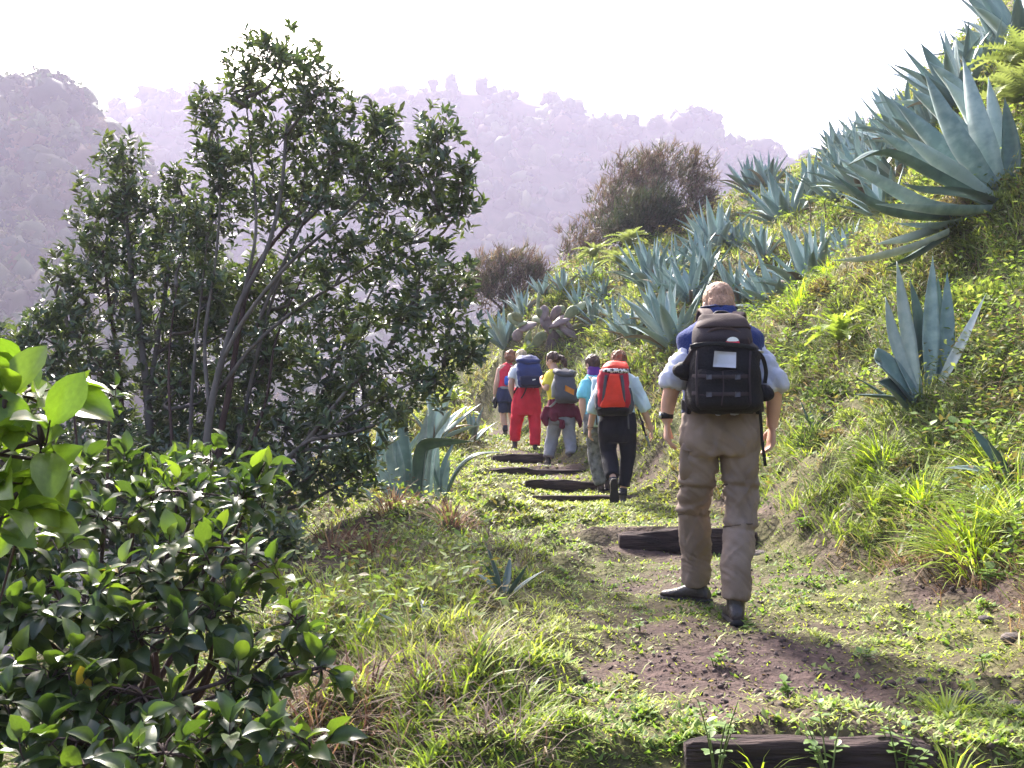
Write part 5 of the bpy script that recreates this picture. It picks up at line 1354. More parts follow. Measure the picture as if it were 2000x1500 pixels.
class Person:
    def __init__(s, Y, gx, gy, label, seed):
        s.Y = Y; s.seed = seed
        p = at(gx, gy, Y); p[2] = hz(p[0], p[1])
        s.base = p
        s.e = empty('person', p, label, 'person', 'walkers climbing the trail')
    def J(s, px, py, d=0):
        return at(px, py, s.Y + d) - s.base
    def R(s, rpx, d=0): return rpx / 1900 * (s.Y + d)
    def limb(s, pts, extra=0.0, n=16):
        """pts: (px, py, dy, radius_px)"""
        return limb([s.J(a, b_, d) for a, b_, d, r_ in pts], [s.R(r_, d) + extra for a, b_, d, r_ in pts], n=n)
    def torso(s, rings, n=26, pw=2.3):
        """rings: (px, py, halfwidth_px, halfdepth_m, dy)"""
        out = []
        for a, b_, hw, hd, d in rings:
            out.append((s.J(a, b_, d), (s.R(hw, d), 0, 0), (0, hd, 0), pw))
        # refine
        C_ = catmull([np.concatenate([c, [x[0], y[1]]]) for c, x, y, _ in out], 4)
        return ring_loft([(q[:3], (q[3], 0, 0), (0, q[4], 0), pw) for q in C_], n)
    def add(s, name, me, mat, parent=None):
        return link(name, me, mat, parent or s.e)
    def hand(s, wrist, direc, palm_n, size, thumb, curl=.5):
        """palm and five fingers; direc = towards the finger tips, thumb = side the thumb is on"""
        d = norm(np.asarray(direc, float)); n_ = np.asarray(palm_n, float); n_ = norm(n_ - d * (n_ @ d)); sd_ = np.asarray(thumb, float)
        sd_ = norm(sd_ - d * (sd_ @ d)); sd_ = norm(sd_ - n_ * (sd_ @ n_))
        k = size / .19
        parts = [limb([wrist - d * .02 * k, wrist + d * .03 * k, wrist + d * .075 * k, wrist + d * .095 * k], [.026 * k, .034 * k, .042 * k, .036 * k], n=14, hint=sd_, flat=.45)]
        for i, (off, ln) in enumerate(((.030, .072), (.010, .082), (-.011, .076), (-.031, .060))):
            p0 = wrist + d * .080 * k + sd_ * off * k
            a1, a2, a3 = curl * .5 + .06 * i, curl * 1.1 + .08 * i, curl * 1.6 + .1 * i
            pts = [p0]
            for f, a in ((.45, a1), (.30, a2), (.25, a3)):
                pts.append(pts[-1] + (d * math.cos(a) + n_ * math.sin(a) + sd_ * off * 2.2) * ln * f * k)
            parts.append(limb(pts, [.0098 * k, .0092 * k, .0085 * k, .0068 * k], n=8, sub=3))
        p0 = wrist + d * .025 * k + sd_ * .022 * k
        t1 = p0 + (sd_ * .75 + d * .6 + n_ * .25) * .040 * k; t2 = t1 + (sd_ * .25 + d * .85 + n_ * .3) * .032 * k; t3 = t2 + (d * .9 + n_ * .35) * .024 * k
        parts.append(limb([p0, t1, t2, t3], [.014 * k, .0115 * k, .010 * k, .008 * k], n=8, sub=3))
        return parts
    def head(s, c, k, face, tilt=0.0):
        """skull with face, ears and neck root; face = direction it looks"""
        f = norm(np.array((face[0], face[1], 0))); rt = np.array((f[1], -f[0], 0))
        ct, st = math.cos(tilt), math.sin(tilt)
        F_ = f * ct + np.array((0, 0, -st)); U_ = np.array((0, 0, ct)) + f * st
        M = np.stack([rt, F_, U_], 1)
        def P(x, y, z): return c + M @ np.array((x, y, z)) * k
        def bl(x, y, z, a, b_, d): return blob(P(x, y, z), a * k, b_ * k, d * k, 14, 10, M)
        parts = [bl(0, -.008, .028, .076, .093, .092), bl(0, .03, -.035, .062, .068, .085), bl(0, .052, -.088, .032, .034, .028), bl(0, .098, -.012, .011, .018, .026), bl(0, .106, -.026, .015, .012, .010),
                 bl(-.031, .074, .012, .020, .018, .010), bl(.031, .074, .012, .020, .018, .010), bl(0, .088, -.060, .024, .010, .007), bl(0, .084, -.071, .022, .011, .008), bl(-.04, .064, -.03, .024, .024, .022), bl(.04, .064, -.03, .024, .024, .022)]
        for sx in (-1, 1):
            parts.append(bl(sx * .078, -.005, -.012, .010, .020, .032)); parts.append(bl(sx * .076, .0, -.036, .008, .010, .012))
        s.HM, s.HP = M, P
        return parts, P, M
    def hair(s, parts, voxel, mat, amp=.006, fr=60, name='hair', iters=3):
        me = fuse(parts, voxel, iters)
        v = co(me)
        displace(me, amp * (noise(v * (fr, fr, fr * .35), s.seed) + .6 * noise(v * (fr * 2.2, fr * 2.2, fr * .6), s.seed + 1)))
        return s.add(name, me, mat)
    def wrinkle(s, me, amp, fz=16, fx=6, seed=0):
        v = co(me)
        v = v + .09 * np.stack([noise(v * 5 + 11 * k, s.seed + 30 + k) for k in range(3)], 1)
        q = v * (fx, fx, fz); q[:, 2] += 2.2 * v[:, 0] * fx
        a = 1 - 2 * np.abs(noise(q, s.seed + seed)); b2 = 1 - 2 * np.abs(noise(q * 1.9 + 7, s.seed + seed + 1))
        q2 = v * (fx, fx, fz * .8); q2[:, 2] -= 2.6 * v[:, 0] * fx
        c2 = 1 - 2 * np.abs(noise(q2 + 3, s.seed + seed + 2))
        displace(me, amp * (.55 * a + .3 * b2 + .5 * c2))
    def boot(s, ankle, fwd, up, size, mat, top=.10, name='boot'):
        """ankle = joint; boot along fwd"""
        f = norm(np.asarray(fwd, float)); u = np.asarray(up, float); u = norm(u - f * (u @ f)); sd_ = np.cross(f, u)
        k = size / .29
        o = np.asarray(ankle) - u * .105 * k - f * .065 * k       # heel, at the sole
        prof = [(0, .026, .030, .055), (.02, .036, .030, .085), (.07, .040, .03, .105), (.12, .041, .025, .095), (.17, .046, .022, .072), (.22, .050, .02, .058), (.26, .045, .018, .050), (.285, .028, .018, .040)]
        parts = [ring_loft([(o + f * a * k + u * ((h + .02) / 2) * k, sd_ * w_ * k, u * ((h - .012) / 2) * k, 2.6) for a, w_, _, h in prof], 18)]
        parts.append(limb([o + f * .06 * k + u * .05 * k, np.asarray(ankle) + u * .0, np.asarray(ankle) + u * top * k], [.042 * k, .045 * k, .047 * k], n=16, hint=sd_))
        me = fuse(parts, .008, 3)
        bt = s.add(name, me, mat)
        sole = [(-.008, .022), (.01, .036), (.06, .041), (.12, .040), (.18, .050), (.23, .054), (.27, .046), (.297, .024)]
        V, F = ring_loft([(o + f * a * k + u * .010 * k, sd_ * w_ * k, u * .014 * k, 5) for a, w_ in sole], 16)
        obj('sole', V, F, rubber, bt)
        return bt

def soft_box(p, rings, n=28, pw=4.5, amp=.004, seed=0):
    """rucksack body: rings (px, py, halfwidth_px, halfdepth_m, dy) stacked"""
    V, F = p.torso(rings, n, pw)
    me = make_mesh('pack', V, F)
    v = co(me)
    displace(me, amp * (1 - 2 * np.abs(noise(v * (7, 7, 15), seed))) + amp * .6 * noise(v * 22, seed + 1))
    return me
def band(p, pts, wd, th, mat, name, parent, nrm_=(0, -1, 0)):
    """flat strap through (px,py,dy)"""
    Q = catmull([p.J(*q) for q in pts], 5); T = norm(np.gradient(Q, axis=0))
    rings = []
    for q, t in zip(Q, T):
        n_ = np.asarray(nrm_, float); n_ = n_ - t * (n_ @ t); n_ = n_ / (np.linalg.norm(n_) + 1e-6)
        rings.append((q, np.cross(t, n_) * wd / 2, n_ * th / 2, 5))
    V, F = ring_loft(rings, 10)
    return obj(name, V, F, mat, parent)
def pack_root(p, px, py, dy, label):
    return empty('backpack', p.base + p.J(px, py, dy), label, 'backpack', 'packs on the walkers\' backs')
class At:
    """same pixel helper, but relative to a pack's own origin"""
    def __init__(s, p, root): s.Y = p.Y; s.base = np.array(root.location); s.seed = p.seed
    J = Person.J; R = Person.R; torso = Person.torso; limb = Person.limb

# ---------------------------------------------------------------- 1: man in navy vest
p = Person(5.0, 1405, 1205, 'tall man in navy vest, pale shirt and khaki trousers climbing the trail', 11)
hc = p.J(1404, 597, .10)
hp_, HP, HM = p.head(hc, 1.0, (0, 1), .55)
arms = [p.limb([(1356, 672, .0, 16), (1334, 705, -.03, 17), (1318, 742, -.05, 17), (1306, 785, .0, 15), (1303, 812, .02, 11.5), (1303, 824, .03, 11)]),
        p.limb([(1468, 672, .0, 16), (1492, 705, -.03, 17), (1510, 745, -.05, 17), (1511, 790, .0, 15), (1509, 822, .03, 11.5), (1508, 834, .04, 11)])]
body = hp_ + arms + [p.limb([(1405, 622, .08, 22), (1406, 645, .05, 26), (1406, 665, .02, 30)]),
    p.torso([(1407, 650, 52, .07, .0), (1407, 672, 64, .10, 0), (1407, 740, 66, .11, 0), (1406, 800, 62, .11, 0), (1406, 850, 66, .11, 0), (1406, 880, 60, .10, 0)]),
    p.limb([(1370, 860, 0, 30), (1360, 945, .1, 26), (1353, 990, .22, 20), (1356, 1060, .34, 18), (1358, 1140, .43, 13)]), p.limb([(1442, 860, 0, 30), (1445, 945, .03, 26), (1446, 1000, .03, 20), (1441, 1070, -.03, 19), (1436, 1178, -.06, 13)])]
body += p.hand(p.J(1303, 822, .03), (.03, .15, -1), (.85, -.1, .0), .20, (.1, 1, 0), .55)
body += p.hand(p.J(1508, 832, .04), (-.05, .12, -1), (-.85, -.1, .0), .20, (-.1, 1, 0), .6)
p.add('body', fuse(body, .0066, 2, .4, .42), skin_m)
p.hair([blob(HP(0, -.014, .034), .083, .098, .090, 20, 14, HM), blob(HP(0, -.05, -.02), .068, .052, .062, 16, 10, HM)], .006, hair_grey, .0022, 130)
# trousers
def leg_px(pts): return pts
LL = [(1371, 845, 0, 36), (1367, 900, .03, 34), (1361, 945, .10, 30), (1355, 990, .22, 28), (1357, 1040, .30, 26), (1359, 1090, .38, 26), (1358, 1136, .43, 24)]
RL = [(1441, 845, 0, 37), (1444, 900, .0, 34), (1446, 945, .03, 31), (1446, 1000, .03, 28), (1443, 1050, .0, 27), (1438, 1110, -.05, 26), (1436, 1168, -.06, 23)]
tr = fuse([p.torso([(1405, 798, 70, .115, 0), (1406, 830, 73, .13, -.01), (1406, 862, 74, .135, -.01), (1406, 888, 62, .12, 0)]), p.limb(LL), p.limb(RL)], .009, 3)
p.wrinkle(tr, .012, 13, 6); p.wrinkle(tr, .007, 28, 13, 8)
v = co(tr); d = np.zeros(len(v))
for x_c, zs in ((p.J(1355, 950, .1)[0], (p.J(0, 948, .1)[2], p.J(0, 1002, .22)[2])), (p.J(1446, 950, .03)[0], (p.J(0, 945, .03)[2], p.J(0, 1026, .03)[2]))):
    near = np.abs(v[:, 0] - x_c) < .105
    for z0 in zs:
        dz = v[:, 2] - z0 + .12 * (v[:, 0] - x_c)
        d += near * (.006 * np.exp(-((dz - .012) / .016) ** 2) - .007 * np.exp(-((dz + .014) / .012) ** 2))
displace(tr, d)
pants = p.add('trousers', tr, khaki)
for cx_, cy_, d_, r_ in ((1361, 947, .10, 31.5), (1356, 1002, .23, 29.5), (1446, 945, .03, 32.5), (1445, 1026, .02, 29.5)):
    c_ = p.J(cx_, cy_, d_); rr_ = p.R(r_, d_) + .004
    V, F = limb([c_ + (rr_ * math.cos(t), rr_ * math.sin(t), .012 * math.cos(t + 1)) for t in np.linspace(0, 2 * math.pi, 25)], [.0045] * 25, n=6, sub=2, hint=(0, 0, 1)); obj('zip_seam', V, F, khaki_d, pants)
pk = p.torso([(1350, 868, 17, .03, -.03), (1348, 880, 19, .035, -.02), (1346, 915, 19, .035, 0), (1346, 936, 17, .03, .04)], 16, 4)
me = fuse([pk], .008, 2); p.wrinkle(me, .004); p.add('cargo_pocket', me, khaki, pants)
band(p, [(1332, 872, -.06), (1350, 876, -.075), (1368, 874, -.055)], .035, .008, khaki, 'pocket_flap', pants)
# shirt
sh = [p.limb([(1354, 684, 0, 20), (1335, 706, -.03, 21), (1321, 738, -.05, 19)], 0), p.limb([(1470, 684, 0, 20), (1491, 706, -.03, 21), (1507, 742, -.05, 19)], 0)]
sh += [p.limb([(1322, 730, -.04, 24), (1317, 740, -.05, 26), (1314, 750, -.05, 25), (1313, 756, -.05, 20)]), p.limb([(1506, 734, -.04, 24), (1510, 745, -.05, 25), (1511, 756, -.05, 24), (1511, 762, -.05, 19)])]
sh += [p.torso([(1407, 650, 62, .09, 0), (1407, 700, 66, .115, 0), (1406, 790, 66, .115, 0), (1404, 812, 66, .122, 0)])]
me = fuse(sh, .009, 3); p.wrinkle(me, .014, 13, 8, 5); p.wrinkle(me, .006, 30, 18, 6); p.add('shirt', me, lilac)
me = fuse([p.torso([(1404, 600, 33, .075, .07), (1404, 622, 35, .08, .05), (1405, 636, 56, .09, .03), (1407, 646, 74, .105, .01), (1407, 660, 86, .12, .0), (1408, 688, 82, .13, 0), (1408, 730, 75, .135, -.01), (1408, 780, 74, .13, 0), (1408, 808, 77, .132, 0)])], .01, 2)
p.wrinkle(me, .006, 10, 7, 9); vest = p.add('vest', me, navy)
V, F = limb([p.J(1404 + 36 * math.sin(t), 602 - 4 * math.cos(t), .07 - .078 * math.cos(t)) for t in np.linspace(-2.2, 2.2, 11)], [.006] * 11, n=8, sub=3)
obj('collar_piping', V, F, p_navyd, vest)
p.boot(p.J(1364, 1138, .45), (-.80, .60, .0), (0, 0, 1), .30, leather)
p.boot(p.J(1437, 1174, -.05), (.10, 1, 0), (0, 0, 1), .30, leather)
wr = p.J(1302, 812, .02); V, F = limb([wr + (0, 0, .016), wr - (0, 0, .016)], [.036, .035], n=18, sub=1)
wt = obj('watch', V, F, web, p.e)
V, F = blob(wr + (-.034, -.01, 0), .008, .018, .018, 12, 8); obj('watch_face', V, F, metal, wt)
# pack
root = pack_root(p, 1410, 720, -.25, 'dark brown and black backpack with white card on the man in khaki')
q = At(p, root)
body_ = link('pack_body', soft_box(q, [(1412, 672, 58, .09, -.24), (1412, 684, 67, .115, -.25), (1413, 720, 70, .125, -.255), (1414, 765, 73, .13, -.255), (1415, 792, 72, .125, -.25), (1415, 808, 60, .10, -.24)], pw=3.3, amp=.011, seed=3), p_black, root)
top_ = link('top_pocket', soft_box(q, [(1406, 619, 36, .055, -.20), (1407, 626, 46, .085, -.215), (1409, 645, 55, .106, -.232), (1411, 665, 59, .114, -.24), (1412, 680, 55, .10, -.24)], pw=3.6, amp=.007, seed=5), p_dark, root)
link('lid', soft_box(q, [(1406, 613, 34, .04, -.19), (1407, 617, 42, .07, -.205), (1409, 628, 49.5, .094, -.222), (1410, 642, 55, .1095, -.232), (1410, 646, 53, .104, -.232)], pw=3.4, amp=.008, seed=6), p_lid, root)
link('front_pocket', soft_box(q, [(1412, 722, 44, .04, -.335), (1412, 728, 52, .05, -.34), (1413, 757, 57, .06, -.345), (1414, 788, 54, .055, -.34), (1414, 798, 44, .035, -.33)], pw=3.0, amp=.011, seed=7), p_black, root)
band(q, [(1375, 668, -.33), (1380, 652, -.335), (1398, 642, -.335), (1430, 643, -.335), (1458, 660, -.335), (1464, 672, -.33)], .012, .012, p_brown, 'zip_piping', root)
band(q, [(1348, 678, -.36), (1380, 672, -.375), (1440, 674, -.378), (1476, 682, -.36)], .022, .012, web, 'pocket_edge', root)
def quadcard(q, pts, dth, mat, name, parent):
    P4 = np.array([q.J(*a) for a in pts]); n_ = norm(np.cross(P4[1] - P4[0], P4[3] - P4[0]))
    g = []
    for i in range(5):
        for j in range(5):
            a, b_ = i / 4, j / 4
            g.append((P4[0] * (1 - a) + P4[1] * a) * (1 - b_) + (P4[3] * (1 - a) + P4[2] * a) * b_ + n_ * .004 * math.sin(3 * a + 2 * b_))
    g = np.array(g); V = np.vstack([g, g + n_ * dth])
    F = [(i * 5 + j, (i + 1) * 5 + j, (i + 1) * 5 + j + 1, i * 5 + j + 1) for i in range(4) for j in range(4)]
    F += [tuple(k + 25 for k in f[::-1]) for f in F]
    rim = [0, 1, 2, 3, 4, 9, 14, 19, 24, 23, 22, 21, 20, 15, 10, 5]
    F += [(rim[k], rim[k - 1], rim[k - 1] + 25, rim[k] + 25) for k in range(16)]
    return obj(name, V, F, mat, parent)
quadcard(q, [(1396, 685, -.392), (1438, 688, -.392), (1437, 719, -.396), (1393, 716, -.396)], .004, plast_w, 'label_window', root)
lg = [q.J(1431 + 12 * math.cos(t), 667 - 9 * math.sin(t), -.366) for t in np.linspace(0, math.pi, 9)]
V = np.array(lg + [a + (0, -.004, 0) for a in lg]); obj('logo_dome', V, [tuple(range(9))[::-1], tuple(range(9, 18))] + [(k, k + 1, k + 10, k + 9) for k in range(8)], logo_w, root, smooth=False)
quadcard(q, [(1418, 666, -.372), (1444, 666, -.372), (1445, 674, -.375), (1419, 674, -.375)], .004, logo_r, 'logo_bar', root)
for pts in ([(1392, 640, -.18), (1384, 617, -.15), (1376, 606, -.06), (1372, 612, .05), (1368, 640, .13)], [(1424, 642, -.18), (1434, 624, -.15), (1443, 612, -.06), (1446, 616, .05), (1450, 640, .13)]):
    band(q, pts, .062, .018, p_brown, 'shoulder_strap', root, (0, -.5, 1))
V, F = limb([q.J(1392, 620, -.2), q.J(1398, 611, -.2), (q.J(1410, 609, -.2)), q.J(1422, 612, -.2), q.J(1426, 620, -.2)], [.007] * 5, n=8); obj('grab_loop', V, F, web, root)
for nm, rg in (('side_pouch', [(1340, 706, 14, .05, -.22), (1335, 716, 20, .06, -.22), (1336, 730, 20, .06, -.22), (1342, 742, 13, .05, -.22)]), ('side_pouch', [(1488, 752, 13, .05, -.22), (1492, 760, 17, .06, -.22), (1492, 775, 16, .06, -.22), (1488, 784, 11, .05, -.22)])):
    link(nm, soft_box(q, rg, 20, 2.6, .006, 9), p_black, root)
band(q, [(1365, 672, -.34), (1352, 690, -.31), (1338, 712, -.27)], .03, .01, p_dark, 'compression_strap', root)
band(q, [(1478, 686, -.33), (1490, 700, -.30), (1496, 725, -.27), (1494, 748, -.26)], .02, .008, web, 'compression_strap', root)
V, F = limb([q.J(1478, 684, -.33), q.J(1490, 688, -.31)], [.006, .006], n=8, sub=1); obj('buckle', V, F, metal, root)
for yy in (734, 768):
    band(q, [(1352, yy, -.33), (1372, yy + 1, -.385), (1413, yy + 2, -.412), (1455, yy + 1, -.388), (1477, yy, -.33)], .018, .006, p_dark, 'webbing', root)
for xx in (1362, 1466):
    band(q, [(xx, 686, -.365), (xx - 2, 730, -.385), (xx, 790, -.38)], .010, .008, p_dark, 'side_piping', root)
for xx, yy in ((1385, 734), (1441, 734), (1385, 768), (1441, 768)):
    quadcard(q, [(xx - 5, yy - 3, -.412), (xx + 5, yy - 3, -.412), (xx + 5, yy + 7, -.414), (xx - 5, yy + 7, -.414)], .006, p_grey, 'buckle', root)
V, F = limb([q.J(1412, 725, -.425), q.J(1413, 760, -.43), q.J(1409, 792, -.425)], [.003] * 3, n=6); obj('zip_cord', V, F, p_dark, root)
band(q, [(1484, 798, -.14), (1487, 835, -.12), (1489, 865, -.12), (1495, 910, -.11)], .016, .004, web, 'hanging_strap', root)
band(q, [(1346, 800, -.15), (1336, 790, -.05), (1334, 792, .05)], .05, .02, p_black, 'hip_belt', root, (-1, 0, 0))
band(q, [(1480, 800, -.15), (1487, 795, -.05), (1488, 796, .05)], .05, .02, p_black, 'hip_belt', root, (1, 0, 0))

# ---------------------------------------------------------------- 2: red pack, black trousers
p = Person(10.3, 1207, 988, 'walker with auburn hair, pale blue shirt and black cropped trousers', 12)
hc = p.J(1209, 707, .10)
hp_, HP, HM = p.head(hc, .98, (.1, 1), .35)
body = hp_ + [p.limb([(1207, 716, .08, 10), (1206, 735, .04, 13)]),
    p.torso([(1208, 733, 26, .06, .0), (1208, 748, 34, .09, 0), (1206, 790, 27, .09, 0), (1206, 820, 31, .10, 0), (1206, 845, 30, .10, 0)]),
    p.limb([(1180, 745, 0, 10), (1163, 790, -.06, 8), (1152, 838, -.02, 5.5)]), p.limb([(1236, 745, 0, 10), (1254, 792, -.06, 8), (1272, 840, .0, 5.5)]),
    p.limb([(1189, 840, 0, 12), (1190, 890, .02, 9), (1195, 920, -.14, 7), (1198, 940, -.22, 6)]), p.limb([(1224, 840, 0, 12), (1225, 895, .06, 8.5), (1219, 940, .08, 7), (1216, 968, .06, 6)])]
body += p.hand(p.J(1152, 838, -.02), (-.02, .1, -1), (.9, 0, 0), .175, (.1, 1, 0), .7) + p.hand(p.J(1272, 840, 0), (.12, .05, -1), (-.9, 0, 0), .175, (-.1, 1, 0), .6)
p.add('body', fuse(body, .0085, 2, .4, .42), skin_m)
p.hair([blob(HP(0, -.014, .034), .088, .102, .094, 18, 12, HM), blob(HP(0, -.055, -.03), .075, .058, .075, 16, 10, HM)], .008, hair_auburn, .008, 55)
tr = fuse([p.torso([(1206, 800, 32, .115, 0), (1206, 826, 37, .14, -.02), (1206, 848, 37, .14, -.02), (1206, 864, 31, .11, 0)]), p.limb([(1187, 850, 0, 18), (1189, 885, .02, 16), (1193, 912, -.08, 15.5), (1196, 931, -.17, 13)]), p.limb([(1225, 850, 0, 18), (1226, 890, .06, 14.5), (1222, 925, .08, 12), (1218, 949, .08, 11.5)])], .011, 3)
p.wrinkle(tr, .006, 9, 6); p.add('cropped_trousers', tr, black)
me = fuse([p.torso([(1207, 722, 14, .07, .06), (1207, 730, 24, .08, .03), (1207, 745, 36, .11, 0), (1206, 790, 32, .115, 0), (1206, 812, 34, .12, 0)]), p.limb([(1183, 742, 0, 14), (1164, 785, -.05, 12), (1156, 808, -.05, 11)]), p.limb([(1234, 742, 0, 14), (1254, 786, -.05, 12.5), (1262, 802, -.05, 11)])], .011, 3)
p.wrinkle(me, .009, 13, 8, 4); p.add('shirt', me, paleblue)
p.boot(p.J(1198, 943, -.24), (.02, .25, -.97), (0, .97, .25), .27, leather, .05)
p.boot(p.J(1216, 972, .06), (.1, 1, 0), (0, 0, 1), .27, leather, .07)
for a in ([(1198, 934, -.21, 8.5), (1198, 944, -.23, 8.5)], [(1217, 954, .07, 8), (1216, 968, .06, 8.5)]):
    V, F = p.limb(a); obj('sock', V, F, sock, p.e)
wr = p.J(1153, 833, -.02); V, F = limb([wr + (0, 0, .014), wr - (0, 0, .014)], [.034, .034], n=14, sub=1); obj('watch', V, F, web, p.e)
root = pack_root(p, 1198, 760, -.28, 'bright red backpack with dark side panels on the auburn haired walker'); q = At(p, root)
link('pack_body', soft_box(q, [(1199, 722, 27, .10, -.24), (1198, 735, 31, .12, -.25), (1197, 765, 32, .13, -.26), (1197, 795, 32, .125, -.25), (1198, 806, 27, .09, -.22)], amp=.014, seed=2), p_redd, root)
link('lid', soft_box(q, [(1204, 706, 18, .07, -.18), (1203, 711, 24, .10, -.20), (1202, 718, 27, .125, -.22), (1201, 726, 25, .115, -.235)], pw=3, amp=.01, seed=3), p_red, root)
link('printed_band', soft_box(q, [(1201, 722, 26, .125, -.245), (1200, 727, 28.5, .135, -.245), (1200, 731, 26, .12, -.245)], pw=3.5, amp=.006, seed=4), print_m, root)
link('front_panel', soft_box(q, [(1200, 731, 10, .03, -.365), (1199, 745, 13, .035, -.375), (1198, 775, 19, .035, -.38), (1197, 790, 25, .03, -.375), (1197, 796, 23, .02, -.37)], amp=.006, seed=5), p_red, root)
for pts in ([(1184, 733, -.375), (1181, 755, -.39), (1178, 785, -.385)], [(1214, 733, -.375), (1217, 755, -.39), (1219, 785, -.385)]):
    band(q, pts, .03, .012, p_grey, 'compression_strap', root)
for rg in ([(1170, 760, 6, .07, -.22), (1169, 775, 8, .09, -.22), (1169, 795, 8, .09, -.22), (1172, 804, 5, .06, -.22)], [(1226, 758, 6, .07, -.22), (1228, 775, 8, .09, -.22), (1229, 798, 8, .09, -.22), (1228, 808, 5, .06, -.22)]):
    link('side_pocket', soft_box(q, rg, 18, 3, .008, 7), p_grey, root)
link('pack_base', soft_box(q, [(1197, 796, 30, .115, -.25), (1197, 802, 32, .125, -.245), (1197, 812, 28, .10, -.23)], amp=.004, seed=8), p_black, root)
for pts in ([(1190, 724, -.2), (1188, 717, -.12), (1188, 718, .0), (1187, 735, .1)], [(1220, 724, -.2), (1224, 718, -.12), (1226, 720, .0), (1228, 735, .1)]):
    band(q, pts, .06, .018, p_black, 'shoulder_strap', root, (0, -.5, 1))
band(q, [(1226, 800, -.26), (1227, 815, -.26), (1228, 838, -.25)], .018, .005, p_grey, 'hanging_strap', root)
tp = p.base + p.J(1258, 835, -.1)
t_e = empty('trekking_pole', tp, 'folded black trekking pole hanging beside the black trousers', 'trekking pole')
q = At(p, t_e)
V, F = q.limb([(1246, 800, -.12, 1.6), (1255, 830, -.12, 1.6), (1262, 853, -.12, 1.6)]); obj('shaft', V, F, web, t_e)
V, F = q.limb([(1254, 822, -.12, 2.6), (1258, 842, -.12, 2.6)]); obj('grip', V, F, p_black, t_e)
V, F = q.limb([(1262, 852, -.12, 3.0), (1266, 862, -.12, 2.4), (1270, 874, -.12, 1.0)]); obj('tip', V, F, p_lgrey, t_e)

# ---------------------------------------------------------------- 3: cyan shirt
p = Person(11.6, 1168, 950, 'walker in cyan shirt and purple scarf half hidden behind the red pack', 13)
hc = p.J(1157, 712, .08)
hp_, HP, HM = p.head(hc, .96, (-.55, 1), .3)
body = hp_ + [p.limb([(1160, 722, .06, 9), (1162, 738, .03, 11)]), p.torso([(1166, 737, 22, .06, 0), (1167, 750, 29, .09, 0), (1168, 790, 23, .09, 0), (1168, 815, 26, .1, 0), (1168, 840, 25, .1, 0)]),
    p.limb([(1142, 748, 0, 8.5), (1138, 790, -.03, 7.5), (1144, 828, .02, 4.8)]), p.limb([(1191, 748, 0, 8.5), (1197, 790, -.03, 7), (1196, 825, .05, 4.8)]),
    p.limb([(1160, 835, 0, 12), (1164, 885, .08, 9), (1173, 940, .06, 6)]), p.limb([(1180, 835, 0, 12), (1182, 882, .15, 9), (1186, 938, .2, 6)])]
body += p.hand(p.J(1144, 828, .02), (0, .1, -1), (.9, 0, 0), .17, (.1, 1, 0), .6) + p.hand(p.J(1196, 825, .05), (0, .1, -1), (-.9, 0, 0), .17, (-.1, 1, 0), .6)
p.add('body', fuse(body, .0085, 2, .4, .42), skin_m)
p.hair([blob(HP(0, -.014, .034), .086, .100, .092, 18, 12, HM), blob(HP(0, -.06, -.02), .068, .05, .06, 14, 10, HM), blob(HP(.0, -.10, .0), .04, .035, .04, 12, 8, HM)], .009, hair_brown, .006, 55)
tr = fuse([p.torso([(1168, 805, 27, .11, 0), (1168, 828, 29, .125, 0), (1168, 848, 28, .12, 0)]), p.limb([(1159, 840, 0, 15), (1162, 885, .08, 13), (1168, 925, .07, 12), (1173, 946, .06, 10.5)]), p.limb([(1180, 840, 0, 15), (1183, 882, .15, 13), (1186, 936, .2, 11)])], .013, 2)
p.wrinkle(tr, .012, 12, 8); p.add('trousers', tr, camo)
me = fuse([p.torso([(1162, 730, 14, .07, .04), (1165, 738, 22, .08, .02), (1167, 752, 30, .105, 0), (1168, 790, 26, .105, 0), (1168, 812, 28, .115, 0)]), p.limb([(1147, 745, 0, 12), (1139, 768, -.02, 11.5), (1138, 778, -.03, 11)]), p.limb([(1190, 745, 0, 12), (1196, 768, -.02, 11), (1197, 778, -.03, 11)])], .012, 2)
p.wrinkle(me, .008, 12, 8); p.add('shirt', me, cyan)
me = fuse([p.torso([(1159, 717, 11, .075, .06), (1161, 725, 13, .085, .05), (1163, 735, 16, .085, .03)])], .012, 1); p.wrinkle(me, .008, 20, 8); p.add('scarf', me, purple)
p.boot(p.J(1173, 946, .06), (.1, 1, 0), (0, 0, 1), .26, brownboot); p.boot(p.J(1186, 942, .2), (.1, 1, 0), (0, 0, 1), .26, brownboot)
root = pack_root(p, 1180, 775, -.25, 'pale blue rucksack with black straps mostly hidden behind the red pack'); q = At(p, root)
link('pack_body', soft_box(q, [(1176, 738, 18, .07, -.2), (1177, 748, 22, .1, -.22), (1177, 785, 23, .115, -.23), (1176, 822, 22, .11, -.22), (1176, 834, 17, .08, -.2)], amp=.008, seed=1), p_pale, root)
for pts in ([(1160, 745, -.2), (1154, 737, -.1), (1153, 740, .0), (1150, 765, .09)], [(1182, 745, -.2), (1186, 738, -.1), (1188, 742, .0), (1188, 765, .09)]):
    band(q, pts, .055, .018, web, 'shoulder_strap', root, (0, -.5, 1))
band(q, [(1158, 792, -.3), (1164, 808, -.33), (1166, 830, -.33)], .02, .01, web, 'compression_strap', root)
band(q, [(1153, 800, -.15), (1148, 800, .0), (1150, 802, .1)], .05, .02, web, 'hip_belt', root, (-1, 0, 0))

